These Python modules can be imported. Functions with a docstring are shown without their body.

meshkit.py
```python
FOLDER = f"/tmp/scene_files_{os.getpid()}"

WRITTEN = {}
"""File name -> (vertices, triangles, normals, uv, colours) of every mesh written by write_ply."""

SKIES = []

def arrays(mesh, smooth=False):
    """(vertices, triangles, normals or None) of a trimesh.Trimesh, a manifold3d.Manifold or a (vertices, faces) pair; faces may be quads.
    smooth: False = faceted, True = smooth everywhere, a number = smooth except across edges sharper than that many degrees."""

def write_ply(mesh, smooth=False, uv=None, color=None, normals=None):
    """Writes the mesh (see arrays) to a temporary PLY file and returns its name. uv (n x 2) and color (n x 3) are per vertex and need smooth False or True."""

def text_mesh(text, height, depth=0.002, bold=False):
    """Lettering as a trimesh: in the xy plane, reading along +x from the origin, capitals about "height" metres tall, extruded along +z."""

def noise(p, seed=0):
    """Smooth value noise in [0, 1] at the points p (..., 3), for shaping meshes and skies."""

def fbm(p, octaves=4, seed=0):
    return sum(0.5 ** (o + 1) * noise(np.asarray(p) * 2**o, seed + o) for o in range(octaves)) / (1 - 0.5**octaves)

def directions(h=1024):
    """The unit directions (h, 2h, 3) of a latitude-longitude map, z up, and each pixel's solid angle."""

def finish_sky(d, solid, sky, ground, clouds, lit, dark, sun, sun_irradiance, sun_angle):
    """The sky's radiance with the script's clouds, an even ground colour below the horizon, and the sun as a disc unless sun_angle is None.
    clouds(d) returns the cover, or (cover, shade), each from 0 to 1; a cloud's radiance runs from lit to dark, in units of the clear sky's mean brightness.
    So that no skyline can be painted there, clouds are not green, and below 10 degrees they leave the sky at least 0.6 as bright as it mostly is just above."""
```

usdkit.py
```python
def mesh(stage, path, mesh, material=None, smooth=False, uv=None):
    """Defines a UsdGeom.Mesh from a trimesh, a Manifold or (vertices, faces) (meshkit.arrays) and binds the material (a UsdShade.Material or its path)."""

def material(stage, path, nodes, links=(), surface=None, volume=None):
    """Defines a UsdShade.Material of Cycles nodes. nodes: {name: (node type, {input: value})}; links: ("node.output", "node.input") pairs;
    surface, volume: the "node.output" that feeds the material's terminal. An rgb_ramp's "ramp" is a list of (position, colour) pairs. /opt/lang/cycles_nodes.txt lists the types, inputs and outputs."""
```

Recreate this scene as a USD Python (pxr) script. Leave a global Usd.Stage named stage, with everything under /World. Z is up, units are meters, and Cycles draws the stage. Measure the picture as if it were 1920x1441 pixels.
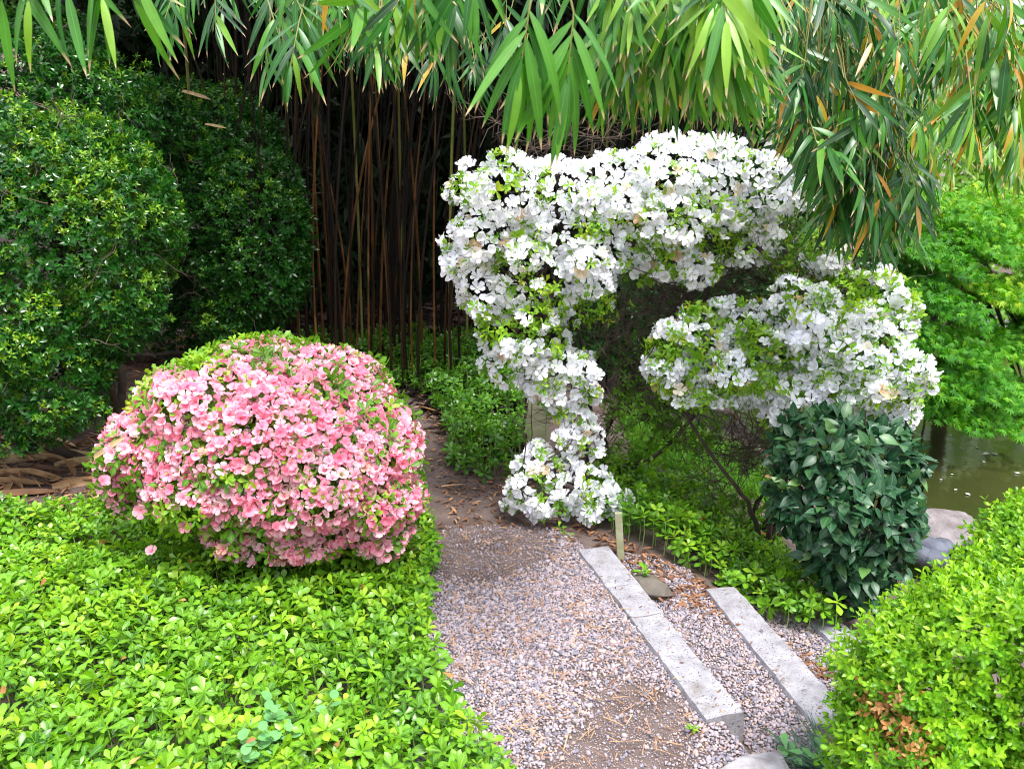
import math
import numpy as np
import trimesh
import usdkit, meshkit
from scipy.spatial import cKDTree
from scipy.spatial.transform import Rotation
from pxr import Usd, UsdGeom, UsdLux, UsdShade, Gf, Sdf, Vt

stage = Usd.Stage.CreateInMemory()
UsdGeom.SetStageUpAxis(stage, "Z")
UsdGeom.SetStageMetersPerUnit(stage, 1.0)
UsdGeom.Xform.Define(stage, "/World")
UsdGeom.Scope.Define(stage, "/World/Looks")

# ------------------------------------------------------------------ camera, sky, sun, exposure
PITCH, FPX, EYE = math.radians(15.0), 1500.0, np.array([0.0, 0.0, 1.6])
EXPOSURE = 2.1
SUN_DIR = np.array([0.3, -0.4, 1.0])          # towards the sun, behind the photographer's right shoulder
SKY_STRENGTH, SUN_INTENSITY, SUN_ANGLE = 0.06, 0.4, 18.0

cam = UsdGeom.Camera.Define(stage, "/World/camera")
cam.AddTranslateOp().Set(Gf.Vec3d(*EYE))
cam.AddRotateXOp().Set(90.0 - math.degrees(PITCH))
cam.CreateHorizontalApertureAttr(36.0)
cam.CreateVerticalApertureAttr(27.0)
cam.CreateFocalLengthAttr(36.0 * FPX / 1920.0)
cam.CreateClippingRangeAttr(Gf.Vec2f(0.05, 2000.0))
cam.CreateExposureAttr(EXPOSURE)
cam.CreateFStopAttr(7.0)
cam.CreateFocusDistanceAttr(3.3)

SUN_DIR = SUN_DIR / np.linalg.norm(SUN_DIR)
sky_mat = usdkit.material(stage, "/World/Looks/overcast_sky", {
    "sky": ("sky_texture", {"sky_type": "single_scattering", "sun_disc": False, "sun_elevation": math.asin(SUN_DIR[2]),
                            "sun_rotation": math.atan2(SUN_DIR[0], SUN_DIR[1]), "air_density": 1.0, "aerosol_density": 2.0}),
    "tc": ("texture_coordinate", {}),
    "n": ("noise_texture", {"scale": 2.2, "detail": 4.0, "roughness": 0.55}),
    "r": ("map_range", {"from_min": 0.25, "from_max": 0.6, "to_min": 0.55, "to_max": 0.95, "clamp": True}),
    "mx": ("mix_color", {"b": (8.6, 8.9, 9.6)}),
    "d": ("separate_xyz", {}), "el": ("map_range", {"from_min": 0.0, "from_max": 1.0, "to_min": 0.35, "to_max": 1.5, "clamp": True}),   # an overcast sky is brightest overhead
    "ov": ("vector_math", {"math_type": "scale"}),
    "bg": ("background_shader", {"strength": SKY_STRENGTH}),
}, [("tc.generated", "d.vector"), ("d.z", "el.value"), ("el.result", "ov.scale"), ("mx.result", "ov.vector1"), ("tc.generated", "n.vector"), ("n.fac", "r.value"), ("r.result", "mx.fac"), ("sky.color", "mx.a"), ("ov.vector", "bg.color")], surface="bg.background")
dome = UsdLux.DomeLight.Define(stage, "/World/sky")
UsdShade.MaterialBindingAPI.Apply(dome.GetPrim()).Bind(sky_mat)
dome.GetPrim().SetCustomDataByKey("kind", "structure")

sun = UsdLux.DistantLight.Define(stage, "/World/sun")
sun.CreateIntensityAttr(SUN_INTENSITY)
sun.CreateAngleAttr(SUN_ANGLE)
sun.CreateColorAttr(Gf.Vec3f(1.0, 0.97, 0.92))
sun.GetPrim().CreateAttribute("inputs:normalize", Sdf.ValueTypeNames.Bool).Set(True)
_z = Gf.Vec3d(0, 0, 1)
sun.AddOrientOp(UsdGeom.XformOp.PrecisionDouble).Set(Gf.Quatd(Gf.Rotation(_z, Gf.Vec3d(*SUN_DIR)).GetQuat()))

# ------------------------------------------------------------------ geometry of the view (places things at real depths)
CT, ST = math.cos(PITCH), math.sin(PITCH)


def ray(u, v):
    dx, dy = (np.asarray(u, float) - 960.0) / FPX, (720.5 - np.asarray(v, float)) / FPX
    return np.stack([dx + 0 * dy, CT + dy * ST + 0 * dx, -ST + dy * CT + 0 * dx], -1)


def at(u, v, y):
    d = ray(u, v)
    return EYE + d * (np.asarray(y, float) / d[..., 1])[..., None]


def on(u, v, z=0.0):
    d = ray(u, v)
    return EYE + d * ((z - EYE[2]) / d[..., 2])[..., None]


def project(p):
    q = np.asarray(p, float) - EYE
    f = q[..., 1] * CT - q[..., 2] * ST
    return 960 + FPX * q[..., 0] / np.maximum(f, 1e-3), 720.5 - FPX * (q[..., 1] * ST + q[..., 2] * CT) / np.maximum(f, 1e-3), f


# ------------------------------------------------------------------ naming
_count = {}


def numbered(parent, name):
    k = _count.get((parent, name), 0)
    _count[(parent, name)] = k + 1
    return f"{parent}/{name}" if k == 0 else f"{parent}/{name}_{k:03d}"


def tag(prim, label=None, category=None, group=None, kind=None):
    for k, v in (("label", label), ("category", category), ("group", group), ("kind", kind)):
        if v:
            prim.SetCustomDataByKey(k, v)
    return prim


class Thing:
    def __init__(self, name, loc, label, category, group=None, kind=None):
        self.loc = np.asarray(loc, float)
        self.path = numbered("/World", name)
        x = UsdGeom.Xform.Define(stage, self.path)
        x.AddTranslateOp().Set(Gf.Vec3d(*map(float, self.loc)))
        self.prim = tag(x.GetPrim(), label, category, group, kind)

    def part(self, name, V, F, mat, tone=None, smooth=True, kind=None, label=None):
        p = emit(numbered(self.path, name), np.asarray(V) - self.loc, F, mat, tone, smooth)
        tag(p, label=label, kind=kind)
        return p


TRIS = [0]


def normals(V, F):
    n = np.zeros_like(V)
    fn = np.cross(V[F[:, 1]] - V[F[:, 0]], V[F[:, 2]] - V[F[:, 0]])
    for k in range(3):
        for a in range(3):
            n[:, a] += np.bincount(F[:, k], fn[:, a], len(V))
    l = np.linalg.norm(n, axis=1, keepdims=True)
    return np.where(l > 1e-14, n / np.maximum(l, 1e-14), [0, 0, 1.0])


def emit(path, V, F, mat, tone=None, smooth=True):
    V, F = np.asarray(V, float), np.asarray(F, int)
    TRIS[0] += len(F)
    m = UsdGeom.Mesh.Define(stage, path)
    m.CreatePointsAttr(Vt.Vec3fArray.FromNumpy(V.astype(np.float32)))
    m.CreateFaceVertexCountsAttr(Vt.IntArray.FromNumpy(np.full(len(F), 3, np.int32)))
    m.CreateFaceVertexIndicesAttr(Vt.IntArray.FromNumpy(F.astype(np.int32).ravel()))
    m.CreateSubdivisionSchemeAttr("none")
    m.CreateDoubleSidedAttr(True)
    if smooth:
        m.CreateNormalsAttr(Vt.Vec3fArray.FromNumpy(normals(V, F).astype(np.float32)))
        m.SetNormalsInterpolation("vertex")
    if tone is not None:
        UsdGeom.PrimvarsAPI(m).CreatePrimvar("tone", Sdf.ValueTypeNames.Float3Array, "vertex").Set(Vt.Vec3fArray.FromNumpy(np.asarray(tone, np.float32)))
    UsdShade.MaterialBindingAPI.Apply(m.GetPrim()).Bind(mat)
    return m.GetPrim()


def solid(name, mesh, mat, label=None, category=None, group=None, kind=None, smooth=35, tone=None):
    p = usdkit.mesh(stage, numbered("/World", name), mesh, mat, smooth=smooth).GetPrim()
    return tag(p, label, category, group, kind)


# ------------------------------------------------------------------ mesh helpers
def unit(a):
    a = np.asarray(a, float)
    return a / np.maximum(np.linalg.norm(a, axis=-1, keepdims=True), 1e-12)


def frames(d, n):
    """Rotations whose x is d and whose z is near n."""
    d = unit(d)
    n = np.asarray(n, float)
    n = unit(n - (n * d).sum(-1, keepdims=True) * d + 1e-9)
    return np.stack([d, np.cross(n, d), n], -1)


def frames_z(z, rng):
    """Rotations whose z is z and whose x is a random tangent."""
    z = unit(z)
    r = rng.normal(size=z.shape)
    x = unit(r - (r * z).sum(-1, keepdims=True) * z)
    return np.stack([x, np.cross(z, x), z], -1)


def leaf(width, n, profile, fold=0.2, curl=0.25, teeth=None):
    """A leaf of length 1 along +x, facing +z: (vertices, faces, tone) with tone = (0, along, across)."""
    s = np.linspace(0, 1, n + 1)
    w = np.interp(s, *zip(*profile)) * width * 0.5
    V, T = [], []
    for i in range(n + 1):
        z = -curl * s[i] ** 2
        ww = w[i] * (1.0 if teeth is None else teeth[i])
        V += [[s[i], -ww, z + fold * ww], [s[i], 0, z], [s[i], ww, z + fold * ww]]
        T += [[0, s[i], 1], [0, s[i], 0], [0, s[i], 1]]
    F = []
    for i in range(n):
        a, b = 3 * i, 3 * i + 3
        for q in (0, 1):
            F += [[a + q, b + q, b + q + 1], [a + q, b + q + 1, a + q + 1]]
    return tidy(np.array(V), np.array(F), np.array(T, float))


def tidy(V, F, T):
    """Merges equal vertices and drops faces without area."""
    _, first, inv = np.unique(np.round(V, 6), axis=0, return_index=True, return_inverse=True)
    inv = inv.ravel()
    V, T, F = V[first], T[first], inv[F]
    ok = (F[:, 0] != F[:, 1]) & (F[:, 1] != F[:, 2]) & (F[:, 0] != F[:, 2])
    F = F[ok]
    a = np.linalg.norm(np.cross(V[F[:, 1]] - V[F[:, 0]], V[F[:, 2]] - V[F[:, 0]]), axis=1)
    return V, F[a > 1e-9], T


def rosette(tpl, spec, rng):
    """Leaves of one template set round the z axis. spec rows: (azimuth, elevation, scale, offset along z, tone)."""
    V0, F0, T0 = tpl
    Vs, Fs, Ts = [], [], []
    for k, (az, el, sc, oz, tn) in enumerate(spec):
        d = np.array([math.cos(az) * math.cos(el), math.sin(az) * math.cos(el), math.sin(el)])
        up = np.array([-math.cos(az) * math.sin(el), -math.sin(az) * math.sin(el), math.cos(el)])
        R = frames(d[None], up[None] + rng.normal(0, 0.25, (1, 3)))[0]
        Vs.append((V0 * sc) @ R.T + [0, 0, oz])
        Fs.append(F0 + k * len(V0))
        t = T0.copy()
        t[:, 0] = tn
        Ts.append(t)
    return np.vstack(Vs), np.vstack(Fs), np.vstack(Ts)


class Cloud:
    """Many copies of templates, to be written as parts, as one mesh, or as instances."""

    def __init__(self):
        self.batches, self._made = [], None

    def add(self, tpl, R, p, s, tone, spread=0.35):
        R, p = np.asarray(R, float), np.asarray(p, float)
        self.batches.append((tpl, R, p, np.broadcast_to(np.asarray(s, float), (len(p),)), np.asarray(tone, float), spread if tpl[2][:, 0].any() else 0.0))
        self._made = None
        return self

    def __len__(self):
        return sum(len(b[2]) for b in self.batches)

    @property
    def made(self):
        if self._made is None:
            V_, F_, T_ = [], [], []
            for (V0, F0, T0), R, p, s, tone, spread in self.batches:
                V = np.einsum("kij,mj->kmi", R, V0) * s[:, None, None] + p[:, None]
                T = np.repeat(T0[None], len(p), 0).copy()
                T[..., 0] = np.clip(tone[:, None] * (1 - spread) + T0[None, :, 0] * spread, 0, 1)
                V_ += list(V)
                F_ += [F0] * len(p)
                T_ += list(T)
            self._made = V_, F_, T_
        return self._made

    V = property(lambda self: self.made[0])
    F = property(lambda self: self.made[1])
    T = property(lambda self: self.made[2])

    def joined(self, which=None):
        V, F, T = self.made
        which = list(range(len(V)) if which is None else which)
        n = np.array([len(V[i]) for i in which])
        at_ = np.concatenate([[0], np.cumsum(n)[:-1]]) if len(n) else []
        return np.vstack([V[i] for i in which]), np.vstack([F[i] + a for i, a in zip(which, at_)]), np.vstack([T[i] for i in which])

    def largest(self, k, outward=None):
        """The copies that show largest in the frame (out of the frame or facing away come last)."""
        c = np.concatenate([b[2] for b in self.batches])
        u, v, f = project(c)
        score = f + 50.0 * ((u < 0) | (u > 1920) | (v < 0) | (v > 1441))
        if outward is not None:
            score = score + 5.0 * (((EYE - c) * outward).sum(-1) < 0)
        order = np.argsort(score, kind="stable")
        return order[:k], order[k:]

    def write(self, thing, name, mat, k=300, rest=None, outward=None, label=None):
        if not len(self):
            return
        a, b = self.largest(k, outward) if k else ([], np.arange(len(self)))
        for i in a:
            thing.part(name, self.V[i], self.F[i], mat, self.T[i], label=label)
        if len(b):
            V, F, T = self.joined(b)
            thing.part(rest or name, V, F, mat, T, kind="stuff")

    def instanced(self, thing, name, mat, which=None, bins=9, piece="leaf_cluster"):
        """The copies as one PointInstancer; each template comes in a few tones."""
        path = numbered(thing.path, name)
        pi = UsdGeom.PointInstancer.Define(stage, path)
        tag(pi.GetPrim(), kind="stuff")
        protos, P, Q, S, I, at_ = [], [], [], [], [], 0
        sel = np.zeros(len(self), bool)
        sel[np.arange(len(self)) if which is None else which] = True
        for (V0, F0, T0), R, p, s, tone, spread in self.batches:
            m = sel[at_:at_ + len(p)]
            at_ += len(p)
            if not m.any():
                continue
            first, b = len(protos), np.minimum((np.clip(tone[m], 0, 1) * bins).astype(int), bins - 1)
            used = np.unique(b)
            for q in used:
                T = T0.copy()
                T[:, 0] = np.clip((q + 0.5) / bins * (1 - spread) + T0[:, 0] * spread, 0, 1)
                pp = f"{path}/{piece}s/{piece}_{len(protos):03d}"
                emit(pp, V0, F0, mat, T)
                protos.append(Sdf.Path(pp))
            P.append(p[m] - thing.loc)
            Q.append(Rotation.from_matrix(R[m]).as_quat())
            S.append(s[m])
            I.append(first + np.searchsorted(used, b))
        pi.CreatePrototypesRel().SetTargets(protos)
        pi.CreatePositionsAttr(Vt.Vec3fArray.FromNumpy(np.vstack(P).astype(np.float32)))
        pi.CreateScalesAttr(Vt.Vec3fArray.FromNumpy(np.repeat(np.concatenate(S)[:, None], 3, 1).astype(np.float32)))
        pi.CreateProtoIndicesAttr(Vt.IntArray.FromNumpy(np.concatenate(I).astype(np.int32)))
        pi.CreateOrientationsAttr(Vt.QuathArray([Gf.Quath(float(w), float(x), float(y), float(z)) for x, y, z, w in np.vstack(Q)]))


def tube(pts, radii, sides=5):
    p = np.asarray(pts, float)
    r = np.broadcast_to(np.asarray(radii, float), (len(p),))
    t = unit(np.gradient(p, axis=0))
    ref = np.where(np.abs(t[:, 2:]) < 0.9, [0, 0, 1.0], [1.0, 0, 0])
    a = unit(np.cross(t, ref))
    b = np.cross(t, a)
    g = np.arange(sides) * 2 * math.pi / sides
    V = p[:, None] + r[:, None, None] * (np.cos(g)[None, :, None] * a[:, None] + np.sin(g)[None, :, None] * b[:, None])
    i, j = np.meshgrid(np.arange(len(p) - 1), np.arange(sides), indexing="ij")
    q = np.stack([i * sides + j, i * sides + (j + 1) % sides, (i + 1) * sides + (j + 1) % sides, (i + 1) * sides + j], -1).reshape(-1, 4)
    F = np.vstack([q[:, [0, 1, 2]], q[:, [0, 2, 3]]])
    n = len(p)
    V = np.vstack([V.reshape(-1, 3), p[:1], p[-1:]])
    cap = [[n * sides, (k + 1) % sides, k] for k in range(sides)] + [[n * sides + 1, (n - 1) * sides + k, (n - 1) * sides + (k + 1) % sides] for k in range(sides)]
    return V, np.vstack([F, cap])


def join(pairs):
    Vs, Fs, n = [], [], 0
    for V, F in pairs:
        Vs.append(V)
        Fs.append(np.asarray(F) + n)
        n += len(V)
    return np.vstack(Vs), np.vstack(Fs)


def bezier(P, n):
    P = np.asarray(P, float)
    t = np.linspace(0, 1, n)[:, None]
    if len(P) == 3:
        return (1 - t) ** 2 * P[0] + 2 * t * (1 - t) * P[1] + t**2 * P[2]
    return (1 - t) ** 3 * P[0] + 3 * t * (1 - t) ** 2 * P[1] + 3 * t**2 * (1 - t) * P[2] + t**3 * P[3]


def wander(a, b, n, amp, rng):
    """A crooked line from a to b."""
    t = np.linspace(0, 1, n)[:, None]
    L = np.linalg.norm(np.asarray(b) - a)
    k = np.cumsum(rng.normal(0, 1, (n, 3)), 0)
    k = k - t * k[-1]
    return np.asarray(a) * (1 - t) + np.asarray(b) * t + k * amp * L / math.sqrt(n)


def blob(u, v, ru, rv, y, rd=None):
    """An ellipsoid seen at (u, v) with half axes ru, rv in the photograph's pixels, at depth y metres; rd its half depth in metres."""
    m = y / CT / FPX
    return at(u, v, y), np.array([ru * m, rd if rd else 0.5 * (ru + rv) * m, rv * m])


def shell(blobs, n, rng, depth=(0.75, 1.0), lump=0.12, lump_scale=4.0, weights=None, back=-0.5, floor=None, seed=0, inside=0.82):
    """Points in the outer skin of a union of ellipsoids and their outward directions."""
    C = np.array([b[0] for b in blobs])
    R = np.array([b[1] for b in blobs])
    w = (R[:, 0] * R[:, 1] + R[:, 1] * R[:, 2] + R[:, 0] * R[:, 2]) * (1 if weights is None else np.asarray(weights, float))
    i = rng.choice(len(C), n, p=w / w.sum())
    d = unit(rng.normal(size=(n, 3)))
    f = rng.uniform(*depth, n)
    p = C[i] + R[i] * d * f[:, None]
    nrm = unit(d / R[i])
    p = p + nrm * ((meshkit.fbm(p * lump_scale + seed * 7.3, 3, seed) - 0.5) * 2 * lump * R[i].mean(1))[:, None]
    q = np.linalg.norm((p[:, None] - C[None]) / R[None], axis=2)
    q[np.arange(n), i] = 9
    ok = q.min(1) > inside
    ok &= (nrm * unit(EYE - p)).sum(1) > back
    if floor is not None:
        ok &= p[:, 2] > floor
    return p[ok], nrm[ok], i[ok]


def lumpy(blobs, rng, n=6, size=0.45, out=0.75, keep=True):
    """Each ellipsoid with smaller lumps on its surface; also says which one each came from."""
    B, src = [], []
    for k, (c_, r_) in enumerate(blobs):
        if keep:
            B.append((c_, r_ * 0.86))
            src.append(k)
        for _ in range(n):
            d_ = unit(rng.normal(size=3) + 0.5 * unit(EYE - c_))
            B.append((c_ + d_ * r_ * out * rng.uniform(0.75, 1.05), r_ * size * rng.uniform(0.6, 1.25)))
            src.append(k)
    return B, np.array(src)


def thin(p, dist):
    """Greedy choice of points at least dist apart."""
    tree, keep = cKDTree(p), np.ones(len(p), bool)
    for k in range(len(p)):
        if keep[k]:
            for j in tree.query_ball_point(p[k], dist):
                if j > k:
                    keep[j] = False
    return keep


# ------------------------------------------------------------------ materials
LOOKS = "/World/Looks/"


def leaf_mat(name, ramp, rough=0.42, trans=0.3, tcol=None, rib=None, rib_w=0.25, tip=None, tip_at=(0.9, 0.97), spec=0.5, sheen=None, base=None, veins=False):
    nodes = {
        "a": ("attribute", {"attribute": "tone"}), "x": ("separate_xyz", {}),
        "r": ("rgb_ramp", {"ramp": ramp}),
        "g": ("geometry", {}), "n": ("noise_texture", {"scale": 14.0, "detail": 3.0}),
        "nv": ("map_range", {"from_min": 0.3, "from_max": 0.7, "to_min": 0.78, "to_max": 1.18, "clamp": True}),
        "hs": ("hsv", {}),
        "p": ("principled_bsdf", {"roughness": rough, "specular_ior_level": spec}),
        "t": ("translucent_bsdf", {}), "m": ("mix_closure", {"fac": trans}),
        "tc": ("hsv", {"saturation": 1.1, "value": 1.25}),
    }
    links = [("a.vector", "x.vector"), ("x.x", "r.fac"), ("g.position", "n.vector"), ("n.fac", "nv.value"), ("r.color", "hs.color"), ("nv.result", "hs.value")]
    col = "hs.color"
    if veins:    # fine parallel veins
        nodes["vw"] = ("math", {"math_type": "multiply", "value2": 34.0})
        nodes["vs"] = ("math", {"math_type": "sine"})
        nodes["vr"] = ("map_range", {"from_min": -1.0, "from_max": 1.0, "to_min": 0.84, "to_max": 1.1})
        nodes["vh"] = ("hsv", {})
        links += [("x.z", "vw.value1"), ("vw.value", "vs.value1"), ("vs.value", "vr.value"), ("vr.result", "vh.value"), (col, "vh.color")]
        col = "vh.color"
    if base:     # colour near the leaf's (petal's) foot
        nodes["bm"] = ("map_range", {"from_min": base[1], "from_max": base[2], "to_min": 1.0, "to_max": 0.0, "clamp": True})
        nodes["bc"] = ("mix_color", {"b": base[0]})
        links += [("x.y", "bm.value"), ("bm.result", "bc.fac"), (col, "bc.a")]
        col = "bc.result"
    if rib:
        nodes["rm"] = ("map_range", {"from_min": 0.0, "from_max": rib_w, "to_min": 0.75, "to_max": 0.0, "clamp": True})
        nodes["rc"] = ("mix_color", {"b": rib})
        links += [("x.z", "rm.value"), ("rm.result", "rc.fac"), (col, "rc.a")]
        col = "rc.result"
    if tip:
        nodes["tm"] = ("map_range", {"from_min": tip_at[0], "from_max": tip_at[1], "clamp": True})
        nodes["tx"] = ("mix_color", {"b": tip})
        nodes["tn"] = ("math", {"math_type": "multiply_add", "value2": 0.3})
        links += [("n.fac", "tn.value1"), ("x.y", "tn.value3"), ("tn.value", "tm.value"), ("tm.result", "tx.fac"), (col, "tx.a")]
        col = "tx.result"
    links += [(col, "p.base_color"), (col, "tc.color"), ("tc.color", "t.color"), ("p.BSDF", "m.closure1"), ("t.BSDF", "m.closure2")]
    return usdkit.material(stage, LOOKS + name, nodes, links, surface="m.closure")


def rough_mat(name, ramp, scale=6.0, rough=0.85, bump=0.4, bscale=60.0, dist=0.01, detail=5.0, spots=None, spec=0.3, stain=None):
    nodes = {
        "g": ("geometry", {}), "n": ("noise_texture", {"scale": scale, "detail": detail, "roughness": 0.6}),
        "r": ("rgb_ramp", {"ramp": ramp}), "n2": ("noise_texture", {"scale": bscale, "detail": 4.0, "roughness": 0.65}),
        "b": ("bump", {"strength": bump, "distance": dist}),
        "p": ("principled_bsdf", {"roughness": rough, "specular_ior_level": spec}),
    }
    links = [("g.position", "n.vector"), ("g.position", "n2.vector"), ("n.fac", "r.fac"), ("n2.fac", "b.height"), ("b.normal", "p.normal")]
    col = "r.color"
    if spots:
        nodes["v"] = ("noise_texture", {"scale": spots[1], "detail": 2.0, "roughness": 0.5})
        nodes["vr"] = ("map_range", {"from_min": spots[2], "from_max": spots[2] + 0.05, "clamp": True})
        nodes["vm"] = ("mix_color", {"b": spots[0]})
        links += [("g.position", "v.vector"), ("v.fac", "vr.value"), ("vr.result", "vm.fac"), (col, "vm.a")]
        col = "vm.result"
    if stain:
        nodes["sn"] = ("noise_texture", {"scale": stain[1], "detail": 6.0, "roughness": 0.7})
        nodes["sr"] = ("map_range", {"from_min": stain[2], "from_max": stain[2] + 0.14, "to_max": 0.75, "clamp": True})
        nodes["sx"] = ("mix_color", {"b": stain[0]})
        links += [("g.position", "sn.vector"), ("sn.fac", "sr.value"), ("sr.result", "sx.fac"), (col, "sx.a")]
        col = "sx.result"
    links.append((col, "p.base_color"))
    return usdkit.material(stage, LOOKS + name, nodes, links, surface="p.BSDF")


M = {}
M["bamboo_leaf"] = leaf_mat("bamboo_leaf", [(0, (0.006, 0.045, 0.01)), (0.35, (0.02, 0.12, 0.014)), (0.65, (0.06, 0.22, 0.014)), (0.88, (0.17, 0.34, 0.02)), (0.93, (0.4, 0.28, 0.015)), (1, (0.45, 0.2, 0.025))],
                            rough=0.36, trans=0.17, spec=0.4, veins=True, rib=(0.14, 0.28, 0.04), rib_w=0.1, tip=(0.5, 0.36, 0.2), tip_at=(1.02, 1.1))
M["hedge_leaf"] = leaf_mat("hedge_leaf", [(0, (0.006, 0.04, 0.006)), (0.4, (0.02, 0.11, 0.01)), (0.7, (0.08, 0.22, 0.01)), (0.9, (0.23, 0.38, 0.015)), (0.97, (0.32, 0.4, 0.02)), (1, (0.4, 0.2, 0.05))], rough=0.28, trans=0.15, spec=0.45)
M["pink_petal"] = leaf_mat("pink_petal", [(0, (0.87, 0.23, 0.35)), (0.4, (0.92, 0.4, 0.52)), (0.9, (0.95, 0.58, 0.67)), (0.96, (0.95, 0.66, 0.73)), (1, (0.75, 0.4, 0.25))], rough=0.6, trans=0.3, base=((0.85, 0.2, 0.32), 0.0, 0.42), spec=0.2)
M["white_petal"] = leaf_mat("white_petal", [(0, (0.8, 0.8, 0.88)), (0.4, (0.87, 0.87, 0.92)), (0.965, (0.9, 0.9, 0.93)), (0.98, (0.75, 0.66, 0.5)), (1, (0.55, 0.36, 0.2))], rough=0.55, trans=0.3, base=((0.78, 0.84, 0.62), 0.0, 0.35), spec=0.25)
M["stamen"] = leaf_mat("stamen", [(0, (0.8, 0.75, 0.6)), (1, (0.7, 0.5, 0.4))], trans=0.2)
M["azalea_leaf"] = leaf_mat("azalea_leaf", [(0, (0.05, 0.16, 0.012)), (0.5, (0.13, 0.32, 0.014)), (0.9, (0.3, 0.48, 0.025)), (1, (0.42, 0.3, 0.03))], rough=0.42, trans=0.3, rib=(0.3, 0.42, 0.05), spec=0.35)
M["camellia_leaf"] = leaf_mat("camellia_leaf", [(0, (0.008, 0.045, 0.018)), (0.6, (0.022, 0.085, 0.033)), (0.85, (0.06, 0.16, 0.04)), (0.93, (0.12, 0.24, 0.05)), (1, (0.35, 0.17, 0.1))], rough=0.42, trans=0.1, rib=(0.1, 0.2, 0.08), rib_w=0.15, spec=0.45)
M["cover_leaf"] = leaf_mat("cover_leaf", [(0, (0.02, 0.1, 0.015)), (0.3, (0.08, 0.23, 0.012)), (0.7, (0.165, 0.38, 0.014)), (0.97, (0.36, 0.52, 0.03)), (1, (0.4, 0.16, 0.06))], rough=0.33, trans=0.28, spec=0.45, rib=(0.34, 0.48, 0.1), rib_w=0.16)
M["box_leaf"] = leaf_mat("box_leaf", [(0, (0.03, 0.15, 0.01)), (0.35, (0.12, 0.32, 0.012)), (0.75, (0.27, 0.5, 0.015)), (0.96, (0.42, 0.62, 0.05)), (1, (0.5, 0.2, 0.04))], rough=0.36, trans=0.35, spec=0.4, rib=(0.36, 0.55, 0.08))
M["dead_leaf"] = leaf_mat("dead_leaf", [(0, (0.2, 0.07, 0.02)), (0.5, (0.42, 0.18, 0.05)), (1, (0.5, 0.3, 0.12))], rough=0.6, trans=0.2)
M["maple_leaf"] = leaf_mat("maple_leaf", [(0, (0.02, 0.13, 0.008)), (0.5, (0.075, 0.29, 0.012)), (0.85, (0.2, 0.44, 0.02)), (1, (0.42, 0.55, 0.03))], rough=0.5, trans=0.35, spec=0.25)
M["far_leaf"] = leaf_mat("far_leaf", [(0, (0.1, 0.28, 0.03)), (0.6, (0.26, 0.46, 0.06)), (1, (0.5, 0.6, 0.15))], rough=0.5, trans=0.45)
M["weed_leaf"] = leaf_mat("weed_leaf", [(0, (0.07, 0.26, 0.06)), (1, (0.18, 0.42, 0.14))], rough=0.5, trans=0.35)
M["grass"] = leaf_mat("grass", [(0, (0.05, 0.2, 0.02)), (1, (0.2, 0.42, 0.03))], rough=0.5, trans=0.3)
M["mondo"] = leaf_mat("mondo", [(0, (0.02, 0.07, 0.03)), (1, (0.08, 0.16, 0.1))], rough=0.35, trans=0.15)
M["sheath"] = leaf_mat("sheath", [(0, (0.11, 0.05, 0.025)), (0.4, (0.25, 0.125, 0.055)), (0.8, (0.38, 0.23, 0.11)), (1, (0.5, 0.37, 0.2))], rough=0.7, trans=0.05)
M["litter"] = leaf_mat("litter", [(0, (0.09, 0.04, 0.025)), (0.5, (0.25, 0.11, 0.05)), (1, (0.5, 0.3, 0.15))], rough=0.75, trans=0.05)
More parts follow.
